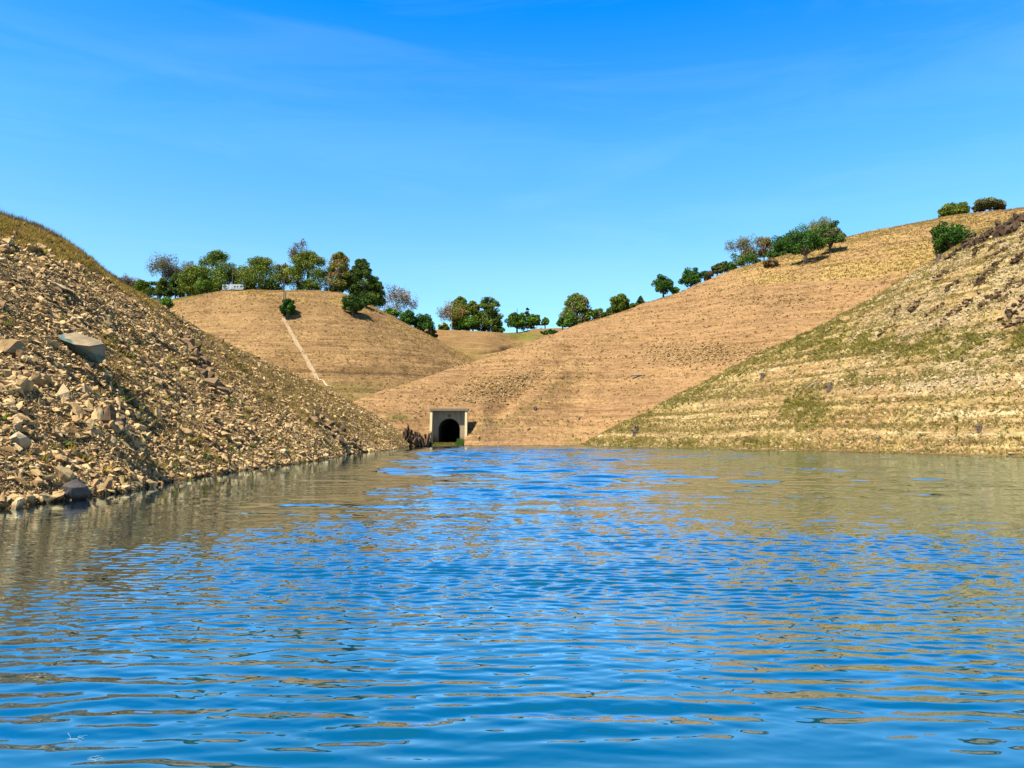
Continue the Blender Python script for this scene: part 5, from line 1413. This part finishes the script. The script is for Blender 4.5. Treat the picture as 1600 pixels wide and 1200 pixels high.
grassy = np.where((bank.T > 0.02) & (bank.T < 1.06) & vis, np.clip(1 - 1.3 * bank.stony, 0, 1) * np.where(bank.px > 200, 0.45, 1.0) + 0.006, 0) / np.maximum(dist, 20) ** 0.8
tufts(bank, 40000, grassy, 0.15, 0.5, 0.6, [(0.38, 0.245, 0.075), (0.34, 0.225, 0.06), (0.26, 0.195, 0.045), (0.29, 0.165, 0.085), (0.45, 0.30, 0.10)], 'bank_grass', 6, 0.08, K=0.72)
top = np.where((bank.T > 0.93) & (bank.T < 1.10) & vis & (bank.px < 190), 1.0, 0)
tufts(bank, 9000, top, 0.3, 0.75, 0.4, [(0.20, 0.13, 0.11), (0.26, 0.18, 0.11), (0.17, 0.13, 0.14)], 'dry_stalks', 5, 0.035, 1.0, K=0.6)
greens = np.where(front, sstep(0.25, 0.6, fbm(bank.P[..., 0] / 4, bank.P[..., 1] / 4, 123, 3)) + 0.02, 0) / np.maximum(dist, 20) ** 1.2
tufts(bank, 1900, greens, 0.2, 0.55, 0.9, [(0.12, 0.16, 0.03), (0.20, 0.18, 0.04), (0.28, 0.20, 0.05), (0.40, 0.24, 0.05)], 'bank_weeds', 9, 0.14, 0.45, K=0.8)
nv = (near.px > 880) & (near.px < 1750) & (near.T > 0.0) & (near.T < 1.03)
tufts(near, 80000, np.where(nv, (0.45 + 0.5 * near.green) * ledges(near, 1.0, 301), 0), 0.2, 0.6, 0.8, [(0.52, 0.36, 0.13), (0.60, 0.45, 0.18), (0.46, 0.36, 0.12), (0.38, 0.29, 0.09), (0.30, 0.20, 0.09)], 'right_hill_grass', 5, 0.13, 0.4, K=0.72)
tufts(near, 12000, np.where(nv, near.green ** 1.5 + 0.015, 0), 0.3, 0.8, 0.9, [(0.42, 0.34, 0.09), (0.36, 0.31, 0.08), (0.50, 0.40, 0.14), (0.20, 0.16, 0.05)], 'right_hill_weeds', 9, 0.17, 0.4, K=0.8)
bv = (big.px > 540) & (big.px < 1700) & (big.T > 0.02) & (big.T < 1.02) & ~((big.px > 664) & (big.px < 731) & (big.py > 638))
tufts(big, 42000, np.where(bv, 0.5 * ledges(big, 1.4, 311) + 1.0 * big.cover[..., 2], 0), 0.3, 0.9, 0.8, [(0.50, 0.30, 0.12), (0.58, 0.38, 0.15), (0.62, 0.45, 0.18), (0.40, 0.24, 0.10)], 'golden_hill_grass', 4, 0.16, 0.4, K=0.70)
tufts(big, 2000, np.where(bv & (big.T < 0.7), 0.3 + big.cover[..., 0] + big.rocky * 0.8, 0), 0.3, 0.8, 0.9, [(0.22, 0.14, 0.07), (0.28, 0.20, 0.08), (0.28, 0.25, 0.06)], 'golden_hill_scrub', 8, 0.18, 0.35)
mv = (mid.px > 200) & (mid.px < 760) & (mid.T > 0.02) & (mid.T < 1.02)
tufts(mid, 16000, np.where(mv, 0.5 * ledges(mid, 1.4, 321) + mid.cover[..., 2], 0), 0.3, 0.9, 0.8, [(0.48, 0.29, 0.12), (0.56, 0.38, 0.15), (0.38, 0.23, 0.10)], 'middle_hill_grass', 4, 0.16, 0.4, K=0.70)
tufts(mid, 1600, np.where(mv & (mid.T < 0.75), 1.0, 0), 0.3, 0.8, 0.9, [(0.20, 0.13, 0.06), (0.26, 0.18, 0.08)], 'middle_hill_scrub', 8, 0.18, 0.35)
# green strip at the tunnel mouth
gp = np.stack([RNG.uniform(TX - 5.2, TX + 4.5, 1500), RNG.uniform(TY - 4.6, TY - 0.5, 1500)], 1)
class Strip: pass
def strip_grass():
    V, C = [], []
    for x, y in gp:
        z = float(np.interp(y, [TY - 8, TY - 4.5, TY - 2, TY + 6], [-0.9, 0.05, 0.75, 0.86]))
        h = random.uniform(0.08, 0.28) + (1.2 * random.random() if x > TX + 2.6 else 0)
        col = random.choice([(0.15, 0.14, 0.03), (0.21, 0.17, 0.04), (0.11, 0.12, 0.02)]) if x < TX + 2.4 else (0.07, 0.13, 0.02)
        for k in range(5):
            a = random.uniform(0, 6.28); l = random.uniform(0.1, 0.5) * h
            V += [(x - 0.06, y, z - 0.05), (x + 0.06, y, z - 0.05), (x + l * math.cos(a), y + l * math.sin(a), z + h)]
            C += [(*[v * ALB for v in col], 1)] * 3
    V = np.array(V)
    tag(link('green_grass', mesh_from('green_grass', V, [np.arange(len(V)).reshape(-1, 3)], M['grass'], np.array(C))), kind='stuff')
strip_grass()
